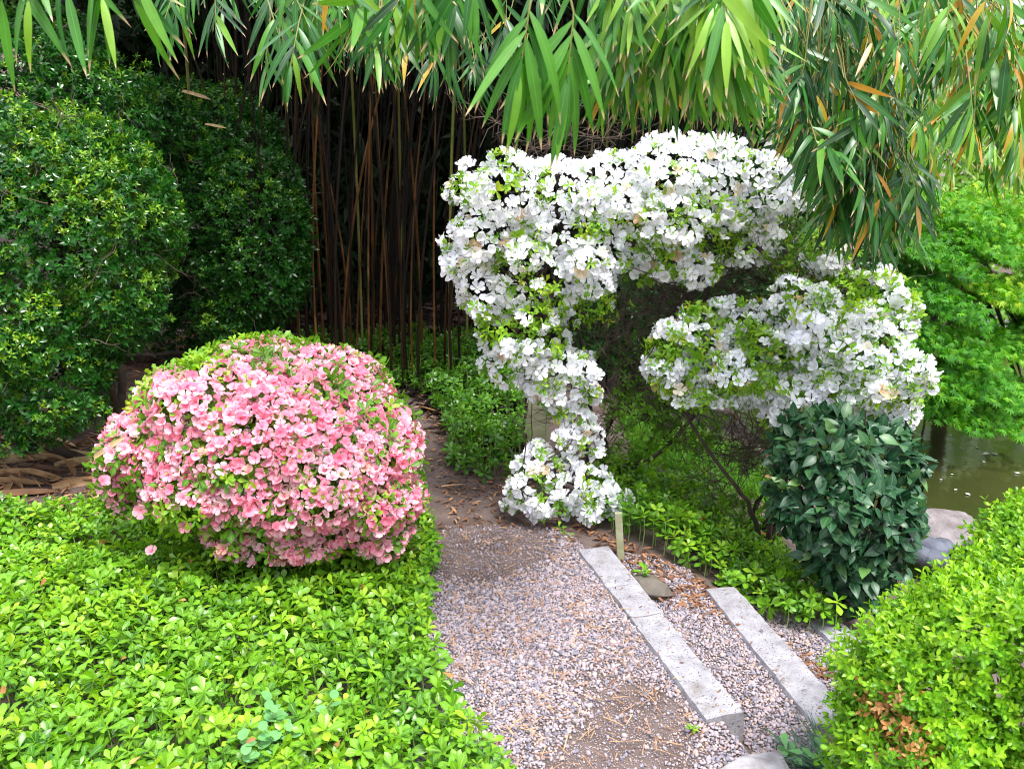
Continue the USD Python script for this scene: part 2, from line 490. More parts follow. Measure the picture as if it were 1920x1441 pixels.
M["canopy_leaf"] = leaf_mat("canopy_leaf", [(0, (0.003, 0.012, 0.003)), (1, (0.015, 0.055, 0.009))], rough=0.5, trans=0.06, spec=0.25)  # bamboo leaf darkened so the grove reads as deep shade
M["leaf_mould"] = leaf_mat("leaf_mould", [(0, (0.005, 0.003, 0.002)), (1, (0.02, 0.011, 0.006))], rough=0.8, trans=0.0, spec=0.2)  # near-black litter colour that stands in for shade on the grove floor
M["stem"] = leaf_mat("stem", [(0, (0.1, 0.22, 0.04)), (1, (0.25, 0.36, 0.08))], trans=0.0)
M["twig"] = rough_mat("twig", [(0.3, (0.02, 0.014, 0.011)), (0.7, (0.15, 0.105, 0.085))], scale=9, bump=0.3)
M["bark"] = rough_mat("bark", [(0.3, (0.025, 0.018, 0.014)), (0.7, (0.08, 0.06, 0.045))], scale=12, bump=0.6)
M["culm"] = rough_mat("culm", [(0.34, (0.004, 0.0016, 0.0008)), (0.55, (0.01, 0.004, 0.0013)), (0.72, (0.05, 0.019, 0.005)), (0.82, (0.11, 0.045, 0.012))], scale=2.5, rough=0.5, bump=0.15)  # canes blackened, the grove's shade put into their colour
M["tan_culm"] = rough_mat("tan_culm", [(0.3, (0.03, 0.012, 0.004)), (0.55, (0.12, 0.05, 0.012)), (0.75, (0.28, 0.13, 0.035))], scale=3.5, rough=0.5, bump=0.15)  # same canes lightened as if catching light at the front
M["green_culm"] = rough_mat("green_culm", [(0.3, (0.12, 0.16, 0.03)), (0.7, (0.3, 0.26, 0.08))], scale=3, rough=0.45, bump=0.1)
M["soil"] = rough_mat("soil", [(0.25, (0.07, 0.048, 0.04)), (0.5, (0.125, 0.09, 0.08)), (0.75, (0.19, 0.145, 0.133))], scale=6.0, bump=0.9, bscale=90, dist=0.012, detail=9, spec=0.25)
M["granite"] = rough_mat("granite", [(0.25, (0.18, 0.17, 0.185)), (0.5, (0.27, 0.26, 0.285)), (0.75, (0.36, 0.35, 0.38))], scale=17, bump=0.35, bscale=140, dist=0.004, stain=((0.17, 0.15, 0.14), 6.0, 0.54), spots=((0.07, 0.07, 0.085), 150, 0.61), detail=6)
M["grey_rock"] = rough_mat("grey_rock", [(0.3, (0.16, 0.145, 0.15)), (0.5, (0.3, 0.28, 0.3)), (0.7, (0.42, 0.4, 0.42))], scale=16, bump=0.6, bscale=50, dist=0.01, detail=8)
M["mauve_rock"] = rough_mat("mauve_rock", [(0.3, (0.1, 0.08, 0.08)), (0.5, (0.19, 0.165, 0.17)), (0.7, (0.28, 0.25, 0.255))], scale=9, bump=0.7, bscale=40, dist=0.012, detail=8)
M["dark_stone"] = rough_mat("dark_stone", [(0.3, (0.075, 0.062, 0.05)), (0.7, (0.14, 0.12, 0.1))], scale=10, rough=0.6, bump=0.3)
M["blue_stone"] = rough_mat("blue_stone", [(0.3, (0.05, 0.055, 0.075)), (0.7, (0.13, 0.14, 0.18))], scale=8, rough=0.6, bump=0.2)
M["old_wood"] = rough_mat("old_wood", [(0.3, (0.2, 0.2, 0.11)), (0.6, (0.32, 0.32, 0.2)), (0.8, (0.42, 0.4, 0.3))], scale=7, rough=0.9, bump=0.5, bscale=45)
M["pebble"] = usdkit.material(stage, LOOKS + "pebble", {
    "a": ("attribute", {"attribute": "tone"}), "x": ("separate_xyz", {}),
    "r": ("rgb_ramp", {"ramp": [(0, (0.14, 0.12, 0.14)), (0.18, (0.19, 0.18, 0.225)), (0.35, (0.3, 0.235, 0.255)), (0.55, (0.36, 0.29, 0.305)), (0.7, (0.28, 0.255, 0.3)), (0.85, (0.42, 0.365, 0.38)), (0.95, (0.33, 0.215, 0.16)), (1, (0.5, 0.46, 0.48))]}),
    "g": ("geometry", {}), "n": ("noise_texture", {"scale": 160.0, "detail": 3.0}), "nv": ("map_range", {"from_min": 0.3, "from_max": 0.7, "to_min": 0.8, "to_max": 1.15}),
    "h": ("hsv", {}), "p": ("principled_bsdf", {"roughness": 0.6, "specular_ior_level": 0.35})},
    [("a.vector", "x.vector"), ("x.x", "r.fac"), ("g.position", "n.vector"), ("n.fac", "nv.value"), ("r.color", "h.color"), ("nv.result", "h.value"), ("h.color", "p.base_color")], surface="p.BSDF")
M["water"] = usdkit.material(stage, LOOKS + "water", {
    "g": ("geometry", {}), "n": ("noise_texture", {"scale": 5.0, "detail": 3.0}), "b": ("bump", {"strength": 0.12, "distance": 0.02}),
    "n2": ("noise_texture", {"scale": 0.9, "detail": 3.0}), "r": ("rgb_ramp", {"ramp": [(0.3, (0.018, 0.022, 0.006)), (0.7, (0.04, 0.045, 0.013))]}),
    "p": ("principled_bsdf", {"roughness": 0.08, "ior": 1.33})},
    [("g.position", "n.vector"), ("n.fac", "b.height"), ("b.normal", "p.normal"), ("g.position", "n2.vector"), ("n2.fac", "r.fac"), ("r.color", "p.base_color")], surface="p.BSDF")

# ------------------------------------------------------------------ the ground
S1A, S1B = on(1083, 1035)[:2], on(1322, 1358)[:2]            # left (upper) edge of the first row of granite slabs
D1 = unit(S1B - S1A)
N1 = np.array([-D1[1], D1[0]])                                  # towards the pond, across the steps
if N1[0] < 0:
    N1 = -N1
SLAB_W = 0.142
STEP = 0.085
S2A, S2B = on(1322, 1112, -STEP)[:2], on(1525, 1370, -STEP)[:2]
D2 = unit(S2B - S2A)
N2 = np.array([-D2[1], D2[0]]) * (1 if -D2[1] > 0 else -1)
S3A, S3B = on(1515, 1172, -2 * STEP)[:2], on(1640, 1290, -2 * STEP)[:2]
D3 = unit(S3B - S3A)
N3 = np.array([-D3[1], D3[0]]) * (1 if -D3[1] > 0 else -1)
WATER_Z = -0.52


def sm(a, b, x):
    t = np.clip((x - a) / (b - a), 0, 1)
    return t * t * (3 - 2 * t)


def terrain(x, y):
    x, y = np.asarray(x, float), np.asarray(y, float)
    P = np.stack([x, y], -1)
    s1, s2, s3 = (P - S1A) @ N1 - SLAB_W, (P - S2A) @ N2 - SLAB_W, (P - S3A) @ N3 - SLAB_W
    steps = -STEP * (sm(-0.09, -0.05, s1) + sm(-0.09, -0.05, s2) + sm(-0.09, -0.05, s3)) - 0.25 * sm(0.0, 0.9, s3)
    bed = -0.45 * sm(0.6, 2.3, x) * sm(2.6, 4.0, y + 0.35 * x) - 0.1 * sm(0.4, 1.0, x)
    k = sm(2.9, 3.35, y + 0.2 * (x - 0.4))
    z = steps * (1 - k) + bed * k
    pond = sm(0.0, 0.7, x - 2.15 + 0.25 * np.sin(y * 1.3)) * sm(4.25, 5.0, y + 0.1 * np.sin(3 * x)) * (1 - sm(11.0, 13.0, y))
    z = z - 0.5 * pond
    z = z + 3.2 * sm(7.8, 12.5, y + 0.25 * x) * (1 - sm(1.2, 3.2, x)) + 1.6 * sm(4.5, 9.0, -x) * sm(2.0, 5.0, y)  # banks behind and at left raised to block light from the grove
    z = z + 1.5 * sm(13.0, 24.0, y) * sm(1.2, 3.2, x)
    return z


def ground_z(x, y):
    x, y = np.asarray(x, float), np.asarray(y, float)
    p = np.stack([x, y, 0 * x], -1)
    near = 1 - sm(6, 20, np.hypot(x, y))
    return terrain(x, y) + near * (0.025 * (meshkit.fbm(p * 2.3, 3, 3) - 0.5) + 0.008 * (meshkit.fbm(p * 14, 2, 5) - 0.5))


gx = np.unique(np.round(np.concatenate([np.linspace(-400, -12, 14), np.linspace(-12, -2.4, 60), np.arange(-2.4, 3.4, 0.04), np.linspace(3.4, 14, 60), np.linspace(14, 400, 14)]), 4))
gy = np.unique(np.round(np.concatenate([np.linspace(-400, -3, 12), np.linspace(-3, 1.2, 12), np.arange(1.2, 5.2, 0.04), np.linspace(5.2, 14, 90), np.linspace(14, 30, 20), np.linspace(30, 400, 12)]), 4))
GX, GY = np.meshgrid(gx, gy)
GV = np.stack([GX, GY, ground_z(GX, GY)], -1).reshape(-1, 3)
nx, ny = len(gx), len(gy)
i, j = np.meshgrid(np.arange(ny - 1), np.arange(nx - 1), indexing="ij")
q = np.stack([i * nx + j, i * nx + j + 1, (i + 1) * nx + j + 1, (i + 1) * nx + j], -1).reshape(-1, 4)
tag(emit("/World/ground", GV, np.vstack([q[:, [0, 1, 2]], q[:, [0, 2, 3]]]), M["soil"]), label="dark brown bare soil of the garden path and beds", kind="structure")

# pond
px_, py_ = np.meshgrid(np.linspace(1.4, 16, 30), np.linspace(3.9, 13.5, 30))
PV = np.stack([px_, py_, np.full_like(px_, WATER_Z)], -1).reshape(-1, 3)
i, j = np.meshgrid(np.arange(29), np.arange(29), indexing="ij")
q = np.stack([i * 30 + j, i * 30 + j + 1, (i + 1) * 30 + j + 1, (i + 1) * 30 + j], -1).reshape(-1, 4)
tag(emit("/World/pond_water", PV, np.vstack([q[:, [0, 1, 2]], q[:, [0, 2, 3]]]), M["water"]), label="murky olive brown pond water", kind="structure")


# ------------------------------------------------------------------ granite slabs and stones
def rock(size, rng_seed, rough=0.12, freq=2.5, sub=4, flat_top=None):
    m = trimesh.creation.icosphere(subdivisions=sub, radius=1.0)
    v = m.vertices.copy()
    n = meshkit.fbm(v * freq * 0.5 + rng_seed * 3.1, 4, rng_seed) - 0.5
    v = v * (1 + 2 * rough * n)[:, None]
    v = np.sign(v) * np.abs(v) ** 0.8
    if flat_top is not None:
        v[:, 2] = np.where(v[:, 2] > flat_top, flat_top + (v[:, 2] - flat_top) * 0.18, v[:, 2])
    m.vertices = v * np.asarray(size)
    return m


def hull_rock(size, seed, n=16, flat=0.35):
    """An angular stone: the hull of a few points, worn at the edges."""
    r_ = np.random.default_rng(seed)
    p_ = unit(r_.normal(size=(n, 3))) * r_.uniform(0.8, 1.1, (n, 1))
    p_[:, 2] = np.clip(p_[:, 2], -0.8, flat + 0.12 * r_.uniform(-1, 1, n))
    m = trimesh.convex.convex_hull(p_)
    for _ in range(4):
        m = m.subdivide()
    m.merge_vertices()
    m = trimesh.smoothing.filter_laplacian(m, lamb=0.5, iterations=5)
    v = m.vertices.copy()
    v += m.vertex_normals * (0.16 * (meshkit.fbm(v * 2.2 + seed, 4, seed) - 0.5) + 0.03 * (meshkit.fbm(v * 11 + seed, 2, seed) - 0.5))[:, None]
    m.vertices = v * np.asarray(size)
    return m


def slab(A, B, N, width, z, thick, seed, taper=0.0):
    """A hewn granite bar whose left edge runs from A to B; chipped edges."""
    L = np.linalg.norm(B - A)
    n = max(10, int(L / 0.02))
    D = (B - A) / L
    rng = np.random.default_rng(seed)
    ts = np.linspace(0, L, n)
    prof = [(0.0, -1), (0.0, -0.12), (0.035, 0.0), (0.5, 0.0), (0.965, 0.0), (1.0, -0.12), (1.0, -1)]
    V = []
    for t in ts:
        wv = width * (1 - taper * t / L)
        for k, (a, b) in enumerate(prof):
            x = A + D * t + N * (a * wv)
            e = 0.006 * (meshkit.fbm(np.array([[t * 30 + seed, k * 3.1, seed]]), 3, seed)[0] - 0.5) * (2.0 if k in (1, 2, 4, 5) else 1)
            x = x + N * e + D * (0.012 * (meshkit.noise(np.array([[k * 1.7, seed, t]]), 3)[0] - 0.5))
            zz = z + b * thick * (1 if b > -1 else 1) + 0.006 * (meshkit.noise(np.array([[t * 9, k * 1.3, seed * 2.0]]), 7)[0] - 0.5)
            V.append([x[0], x[1], zz])
    V = np.array(V)
    m = len(prof)
    F = []
    for a in range(n - 1):
        for k in range(m - 1):
            p, q_ = a * m + k, (a + 1) * m + k
            F += [[p, q_, q_ + 1], [p, q_ + 1, p + 1]]
    for base, flip in ((0, False), ((n - 1) * m, True)):
        for k in range(1, m - 1):
            f = [base, base + k, base + k + 1]
            F.append(f[::-1] if flip else f)
    return V, np.array(F)


def bar(name, A, B, N, w, z, seed, label, taper=0.0, thick=0.16):
    V, F = slab(np.asarray(A), np.asarray(B), N, w, z, thick, seed, taper)
    p = usdkit.mesh(stage, numbered("/World", name), (V, F), M["granite"], smooth=30).GetPrim()
    tag(p, label, "stone slab", "granite step slabs")


LEN1 = np.linalg.norm(S1B - S1A)
cut1, cut2 = S1A + D1 * (LEN1 * 0.30), S1A + D1 * (LEN1 * 0.50)
Z1 = 0.014
bar("granite_slab", S1A, cut1 - D1 * 0.006, N1, SLAB_W, Z1, 1, "short granite slab farthest along the left row, by the ground cover bed", 0.0)
bar("granite_slab", cut1 + D1 * 0.002, cut2 - D1 * 0.003, N1, SLAB_W * 0.95, Z1 + 0.006, 2, "stained middle piece of granite in the left row beside the dark flat stone")
bar("granite_slab", cut2 + D1 * 0.002, S1B, N1, SLAB_W * 0.93, Z1 + 0.003, 3, "long speckled granite slab at the near end of the left row")
bar("granite_slab", S2A, S2B, N2, SLAB_W * 0.92, -STEP + 0.02, 4, "long pale granite slab between the two strips of gravel", -0.15)
bar("granite_slab", S3A, S3B, N3, SLAB_W * 0.9, -2 * STEP + 0.02, 5, "granite slab half hidden behind the bright green boxwood")


def place_rock(name, u, v, z, size, seed, mat, label, cat, rz=0.0, group=None, flat=None, sink=0.3, rough=0.12, tilt=0.0, fixed=False):
    m = rock(size, seed, rough=rough) if flat is None else hull_rock(size, seed, flat=flat)
    m.apply_transform(trimesh.transformations.rotation_matrix(tilt, [0, 1, 0]))
    m.apply_transform(trimesh.transformations.rotation_matrix(rz, [0, 0, 1]))
    p = on(u, v, z)
    for _ in range(0 if fixed else 6):
        p = on(u, v, z)
        z = float(ground_z(p[0], p[1])) + size[2] * 0.3
    m.apply_translation([p[0], p[1], z])
    solid(name, m, M[mat], label, cat, group, smooth=50)


place_rock("flat_stone", 1222, 1103, -STEP, (0.1, 0.075, 0.075), 3, "dark_stone", "dark brown flat stone lying on the gravel by the ground cover", "stone", rz=-0.3, flat=0.5, rough=0.2, tilt=0.12)
place_rock("boulder", 1432, 1470, -STEP, (0.17, 0.16, 0.09), 8, "grey_rock", "pale grey flat boulder at the bottom edge of the gravel", "rock", rz=0.5, flat=0.12, rough=0.34)
place_rock("boulder", 1765, 992, -0.42, (0.24, 0.2, 0.17), 12, "mauve_rock", "grey boulder at the water's edge above the boxwood", "rock", rz=0.2, flat=0.4, rough=0.2, fixed=True)
for k, (u, v, s, sd, lab) in enumerate([(1745, 1026, 0.07, 21, "rounded blue grey cobble just below the pond boulder"), (1722, 1018, 0.055, 22, "small blue grey cobble against the camellia, leftmost by the pond"),
                                        (1768, 1022, 0.05, 23, "small dark cobble right of the cobbles below the pond boulder"), (1728, 1040, 0.06, 24, "lowest blue grey cobble between camellia and boxwood"), (1752, 1046, 0.06, 25, "lowest cobble behind the top of the boxwood")]):
    place_rock("cobble", u, v, -0.4, (s * 1.2, s, s * 0.7), sd, "blue_stone", lab, "stone", rz=sd, group="cobbles by the pond", fixed=True)

# gravel: real pebbles, too many to count
rng = np.random.default_rng(11)


def inside_poly(P, poly):
    x, y = P[:, 0], P[:, 1]
    ok = np.zeros(len(P), bool)
    for (x0, y0), (x1, y1) in zip(poly, np.roll(poly, -1, 0)):
        c = ((y0 > y) != (y1 > y)) & (x < (x1 - x0) * (y - y0) / (y1 - y0 + 1e-12) + x0)
        ok ^= c
    return ok


path_px = [(770, 1450), (790, 1250), (800, 1050), (835, 985), (1000, 985), (1075, 1005), (1230, 1190), (1370, 1380), (1500, 1400), (1500, 1560), (900, 1560)]
path_poly = np.array([on(u, v)[:2] for u, v in path_px])
tread1 = np.array([S1A + N1 * SLAB_W - D1 * 0.02, S1B + N1 * SLAB_W * 0.9 + D1 * 0.25, S2B + D2 * 0.28, S2A - D2 * 0.18])
tread2 = np.array([S2A + N2 * SLAB_W - D2 * 0.02, S2B + N2 * SLAB_W + D2 * 0.3, S3B + D3 * 0.4, S3A - D3 * 0.12])
c = rng.uniform([-0.6, 1.2], [2.4, 3.9], (420000, 2))
a0, a1, a2 = inside_poly(c, path_poly), inside_poly(c, tread1), inside_poly(c, tread2)
u_, v_, _f = project(np.column_stack([c, terrain(c[:, 0], c[:, 1])]))
nz = meshkit.fbm(np.column_stack([c * 2.2, 0 * c[:, 0]]), 3, 9)


def bare(u, v, cu, cv, ru, rv):
    return np.exp(-(((u - cu) / ru) ** 2 + ((v - cv) / rv) ** 2))


b = np.clip(1.4 * bare(u_, v_, 895, 1050, 130, 62) + 1.1 * bare(u_, v_, 900, 985, 130, 40) + 1.35 * bare(u_, v_, 1180, 1400, 185, 85) + 0.55 * bare(u_, v_, 1120, 1265, 90, 45) + 1.0 * bare(u_, v_, 1000, 1480, 260, 45) + 0.5 * bare(u_, v_, 1210, 1320, 80, 40), 0, 1)
dens = np.clip(1.15 - 1.3 * b + 1.1 * (nz - 0.5) * (b > 0.05), 0.03, 1)
dens = np.where(a1 | a2, 1.0, dens)
keep = (a0 | a1 | a2) & (rng.uniform(size=len(c)) < dens)
on_slab = np.zeros(len(c), bool)
for A_, B_, D_, N_ in ((S1A, S1B, D1, N1), (S2A, S2B, D2, N2), (S3A, S3B, D3, N3)):
    t_, s_ = (c - A_) @ D_, (c - A_) @ N_
    on_slab |= (t_ > -0.005) & (t_ < np.linalg.norm(B_ - A_) + 0.005) & (s_ > -0.002) & (s_ < SLAB_W + 0.002)
c = c[keep & ~on_slab]
k = thin(c, 0.0061)
c = c[k]
print("gravel", len(c))
g_ = rng.uniform([-0.6, 1.2], [1.0, 3.9], (120000, 2))     # grit trodden into the bare soil
g_ = g_[inside_poly(g_, path_poly)]
g_ = g_[:26000]
NG = len(g_)
c = np.vstack([c, g_])
PEB = []
for kk in range(8):
    m = trimesh.creation.icosphere(subdivisions=1, radius=1.0)
    v = m.vertices * (1 + 0.35 * (meshkit.noise(m.vertices * 1.3 + kk * 5.0, kk) - 0.5))[:, None]
    v = v * [1.0, rng.uniform(0.62, 0.9), rng.uniform(0.45, 0.65)]
    PEB.append((v, np.array(m.faces), normals(v, np.array(m.faces))))
inst = UsdGeom.PointInstancer.Define(stage, "/World/gravel")
tag(inst.GetPrim(), label="pale pink and grey river gravel scattered over the path and steps", category="gravel", kind="stuff")
proto_paths = []
NT = 6
for kk, (v, f, n) in enumerate(PEB):
    for tt in range(NT):
        pth = f"/World/gravel/pebbles/pebble_{kk * NT + tt:03d}"
        tn = np.zeros((len(v), 3))
        tn[:, 0] = np.clip((tt + rng.uniform(0.05, 0.95)) / NT, 0, 1)
        emit(pth, v, f, M["pebble"], tn)
        proto_paths.append(Sdf.Path(pth))
inst.CreatePrototypesRel().SetTargets(proto_paths)
n = len(c)
sz = np.clip(rng.lognormal(math.log(0.0051), 0.3, n), 0.003, 0.0135)
sz[-NG:] = rng.uniform(0.0012, 0.0028, NG)
zz = ground_z(c[:, 0], c[:, 1]) + sz * 0.28 + rng.uniform(0, 0.004, n)
inst.CreatePositionsAttr(Vt.Vec3fArray.FromNumpy(np.column_stack([c, zz]).astype(np.float32)))
inst.CreateProtoIndicesAttr(Vt.IntArray.FromNumpy(rng.integers(0, len(proto_paths), n).astype(np.int32)))
inst.CreateScalesAttr(Vt.Vec3fArray.FromNumpy(np.repeat(sz[:, None], 3, 1).astype(np.float32)))
an, tl = rng.uniform(0, 2 * math.pi, n), rng.normal(0, 0.22, (n, 2))
qs = [Gf.Quath(float(math.cos(a / 2)), float(t[0]), float(t[1]), float(math.sin(a / 2))).GetNormalized() for a, t in zip(an, tl)]
inst.CreateOrientationsAttr(Vt.QuathArray(qs))
print("pebbles", n)

# ------------------------------------------------------------------ leaf and flower templates
LANCE = [(0, 0.15), (0.1, 0.6), (0.3, 1.0), (0.55, 0.9), (0.8, 0.5), (0.93, 0.18), (1, 0)]
OVAL = [(0, 0.1), (0.25, 0.8), (0.5, 1.0), (0.75, 0.8), (1, 0)]
OBOV = [(0, 0.12), (0.3, 0.45), (0.55, 0.85), (0.75, 1.0), (0.9, 0.75), (1, 0)]
ACUTE = [(0, 0.1), (0.2, 0.75), (0.4, 1.0), (0.65, 0.8), (0.88, 0.3), (1, 0)]
L_bamboo = [leaf(0.122, 8, LANCE, 0.14, cu) for cu in (0.08, 0.22, 0.42)]
L_small = leaf(0.46, 2, OVAL, 0.25, 0.15)
L_obov = leaf(0.46, 4, OBOV, 0.2, 0.2)
L_oval = leaf(0.48, 4, OVAL, 0.22, 0.22)
L_acute = leaf(0.56, 5, ACUTE, 0.22, 0.28)
L_box = leaf(0.5, 3, OVAL, 0.3, 0.12)
_cv = leaf(0.5, 6, OBOV, 0.18, 0.2, teeth=[1, 1, 1, 1.0, 1.08, 0.82, 1])
L_cover = _cv


def whorl(tpl, n, el, sc, rng, rise=0.0, jit=0.25):
    a0 = rng.uniform(0, 6.28)
    return rosette(tpl, [(a0 + 2.4 * k + rng.normal(0, jit), el[0] + (el[1] - el[0]) * k / max(1, n - 1) + rng.normal(0, 0.12), sc * rng.uniform(0.75, 1.1), rise * k / max(1, n - 1), rng.uniform(0.15, 1.0)) for k in range(n)], rng)


def flower(rng, openness, ruffle=0.06, stamens=True, wide=1.0):
    """A five-petalled azalea flower of radius about 1, opening along +z."""
    s = np.array([0, 0.3, 0.55, 0.8, 0.95, 1.0])
    w = np.array([0.07, 0.18, 0.31, 0.37, 0.26, 0.1]) * wide
    Vs, Fs, Ts, n0 = [], [], [], 0
    for k in range(5):
        a = 2 * math.pi * k / 5 + rng.normal(0, 0.08)
        tilt = rng.normal(0, 0.12)
        sc = rng.uniform(0.9, 1.08)
        ph = rng.uniform(0, 6.28)
        V, T = [], []
        for si, wi in zip(s, w):
            r = (0.06 + 0.94 * si) * sc * (0.55 + 0.45 * openness + 0.0 * si)
            z = -0.55 * (1 - si) ** 1.5 + (1 - openness) * 0.65 * si + tilt * si * 0.5 - 0.12 * openness * max(0, si - 0.6) ** 1 * 2
            for q in (-1, 0, 1):
                rr = r - (0.07 * si * abs(q))
                zr = z + ruffle * si * math.sin(ph + 2.6 * q + 4 * si) + 0.1 * abs(q) * si * (0.6) + 0.02 * k
                V.append([rr * math.cos(a) - q * wi * sc * math.sin(a), rr * math.sin(a) + q * wi * sc * math.cos(a), zr])
                T.append([0, si, abs(q)])
        m = len(s)
        for i_ in range(m - 1):
            for q in (0, 1):
                p_, r_ = 3 * i_ + q, 3 * i_ + 3 + q
                Fs += [[n0 + p_, n0 + r_, n0 + r_ + 1], [n0 + p_, n0 + r_ + 1, n0 + p_ + 1]]
        Vs += V
        Ts += T
        n0 += len(V)
    if stamens:
        for k in range(5):
            a = rng.uniform(0, 6.28)
            e = np.array([0.3 * math.cos(a), 0.3 * math.sin(a), rng.uniform(0.35, 0.6)])
            o = np.array([0, 0, -0.5])
            sd = np.array([-math.sin(a), math.cos(a), 0]) * 0.018
            Vs += [list(o - sd), list(o + sd), list(e + sd), list(e - sd)]
            Ts += [[0, 0.9, 0]] * 4
            Fs += [[n0, n0 + 1, n0 + 2], [n0, n0 + 2, n0 + 3]]
            n0 += 4
    return np.array(Vs, float), np.array(Fs), np.array(Ts, float)


rng = np.random.default_rng(5)
FLOWERS = [flower(rng, o) for o in (1.0, 0.95, 0.85, 0.75, 0.6, 0.9, 0.45, 1.0)]
PINKS = [flower(rng, o, 0.12, stamens=False, wide=1.15) for o in (1.0, 0.95, 0.85, 0.75, 0.65, 0.9)]


def scatter(cloud, tpls, p, axis, scale, rng, jit=0.35, tone=None, gain=None):
    """Copies of rosettes or flowers along axis with random turn and tilt."""
    n = len(p)
    if n == 0:
        return
    axis = unit(axis + rng.normal(0, jit, (n, 3)))
    R = frames_z(axis, rng)
    which = rng.integers(0, len(tpls), n)
    s = np.broadcast_to(scale, (n,)) * rng.uniform(0.8, 1.18, n)
    t = rng.uniform(0, 1, n) if tone is None else tone
    for k in range(len(tpls)):
        m = which == k
        if m.any():
            cloud.add(tpls[k], R[m], p[m], s[m], t[m])


def branches(base, targets, rng, r0=0.012, r1=0.002, amp=0.12, n=9, lift=0.35, sides=4):
    out = []
    for t in targets:
        mid = base + (t - base) * 0.5 + np.array([0, 0, lift * np.linalg.norm(t - base) * 0.3])
        pts = bezier([base, mid, t], n) + np.cumsum(rng.normal(0, amp * np.linalg.norm(t - base) / n / 2, (n, 3)), 0)
        out.append(tube(pts, np.linspace(r0, r1, n), sides))
    return join(out)


def branching(base, targets, rng, mains=6, r0=0.014, r1=0.005, r2=0.0015, n=12, spread=0.06, crook=0.5):
    """A few crooked main stems from the base; everything else forks off the nearest main stem."""
    targets = np.asarray(targets, float)
    pick = [int(rng.integers(len(targets)))]
    while len(pick) < min(mains, len(targets)):
        dist = np.min(np.linalg.norm(targets[:, None] - targets[pick][None], axis=2), 1)
        pick.append(int(np.argmax(dist)))
    main, lines = [], []
    for k in pick:
        t_, b_ = targets[k], base + rng.normal(0, spread, 3) * [1, 1, 0]
        L = np.linalg.norm(t_ - b_)
        mid = b_ + (t_ - b_) * 0.45 + np.array([rng.normal(0, 0.05), rng.normal(0, 0.05), 0.06]) * L
        p_ = bezier([b_, mid, t_], n)
        w_ = np.cumsum(rng.normal(0, crook * L * 0.06, (n, 3)), 0)
        w_[1:-1] = (w_[:-2] + w_[1:-1] + w_[2:]) / 3
        p_ = p_ + w_ - np.linspace(0, 1, n)[:, None] * w_[-1]
        lines.append(p_)
        main.append(tube(p_, np.linspace(r0, r1, n), 7))
    nodes = np.vstack([l[3:] for l in lines])
    rest = []
    for k, t_ in enumerate(targets):
        if k in pick:
            continue
        d_ = np.linalg.norm(nodes - t_, axis=1) + 0.5 * np.maximum(0, nodes[:, 2] - t_[2]) + rng.uniform(0, 0.08, len(nodes))
        a_ = nodes[int(np.argmin(d_))]
        rest.append(tube(wander(a_, t_, 7, 0.14, rng), np.linspace(r1 * 0.7, r2, 7), 4))
    return join(main), (join(rest) if rest else None)


def fine_twigs(points, rng, length=(0.1, 0.25), r=0.0018, up=0.4, forks=2):
    out = []
    for p in points:
        d = unit(rng.normal(size=3) + [0, 0, up])
        L = rng.uniform(*length)
        pts = wander(p, p + d * L, 5, 0.18, rng)
        out.append(tube(pts, np.linspace(r, r * 0.4, 5), 3))
        for _ in range(forks):
            k = rng.integers(1, 4)
            e = pts[k] + unit(d + rng.normal(0, 0.7, 3)) * L * 0.5
            out.append(tube(wander(pts[k], e, 4, 0.15, rng), np.linspace(r * 0.7, r * 0.3, 4), 3))
    return join(out)


# ------------------------------------------------------------------ clipped evergreen shrubs, left
rng = np.random.default_rng(21)
HEDGE_R = [whorl(L_small, 8, (-0.1, 1.1), 1.0, rng, rise=0.7) for _ in range(5)]


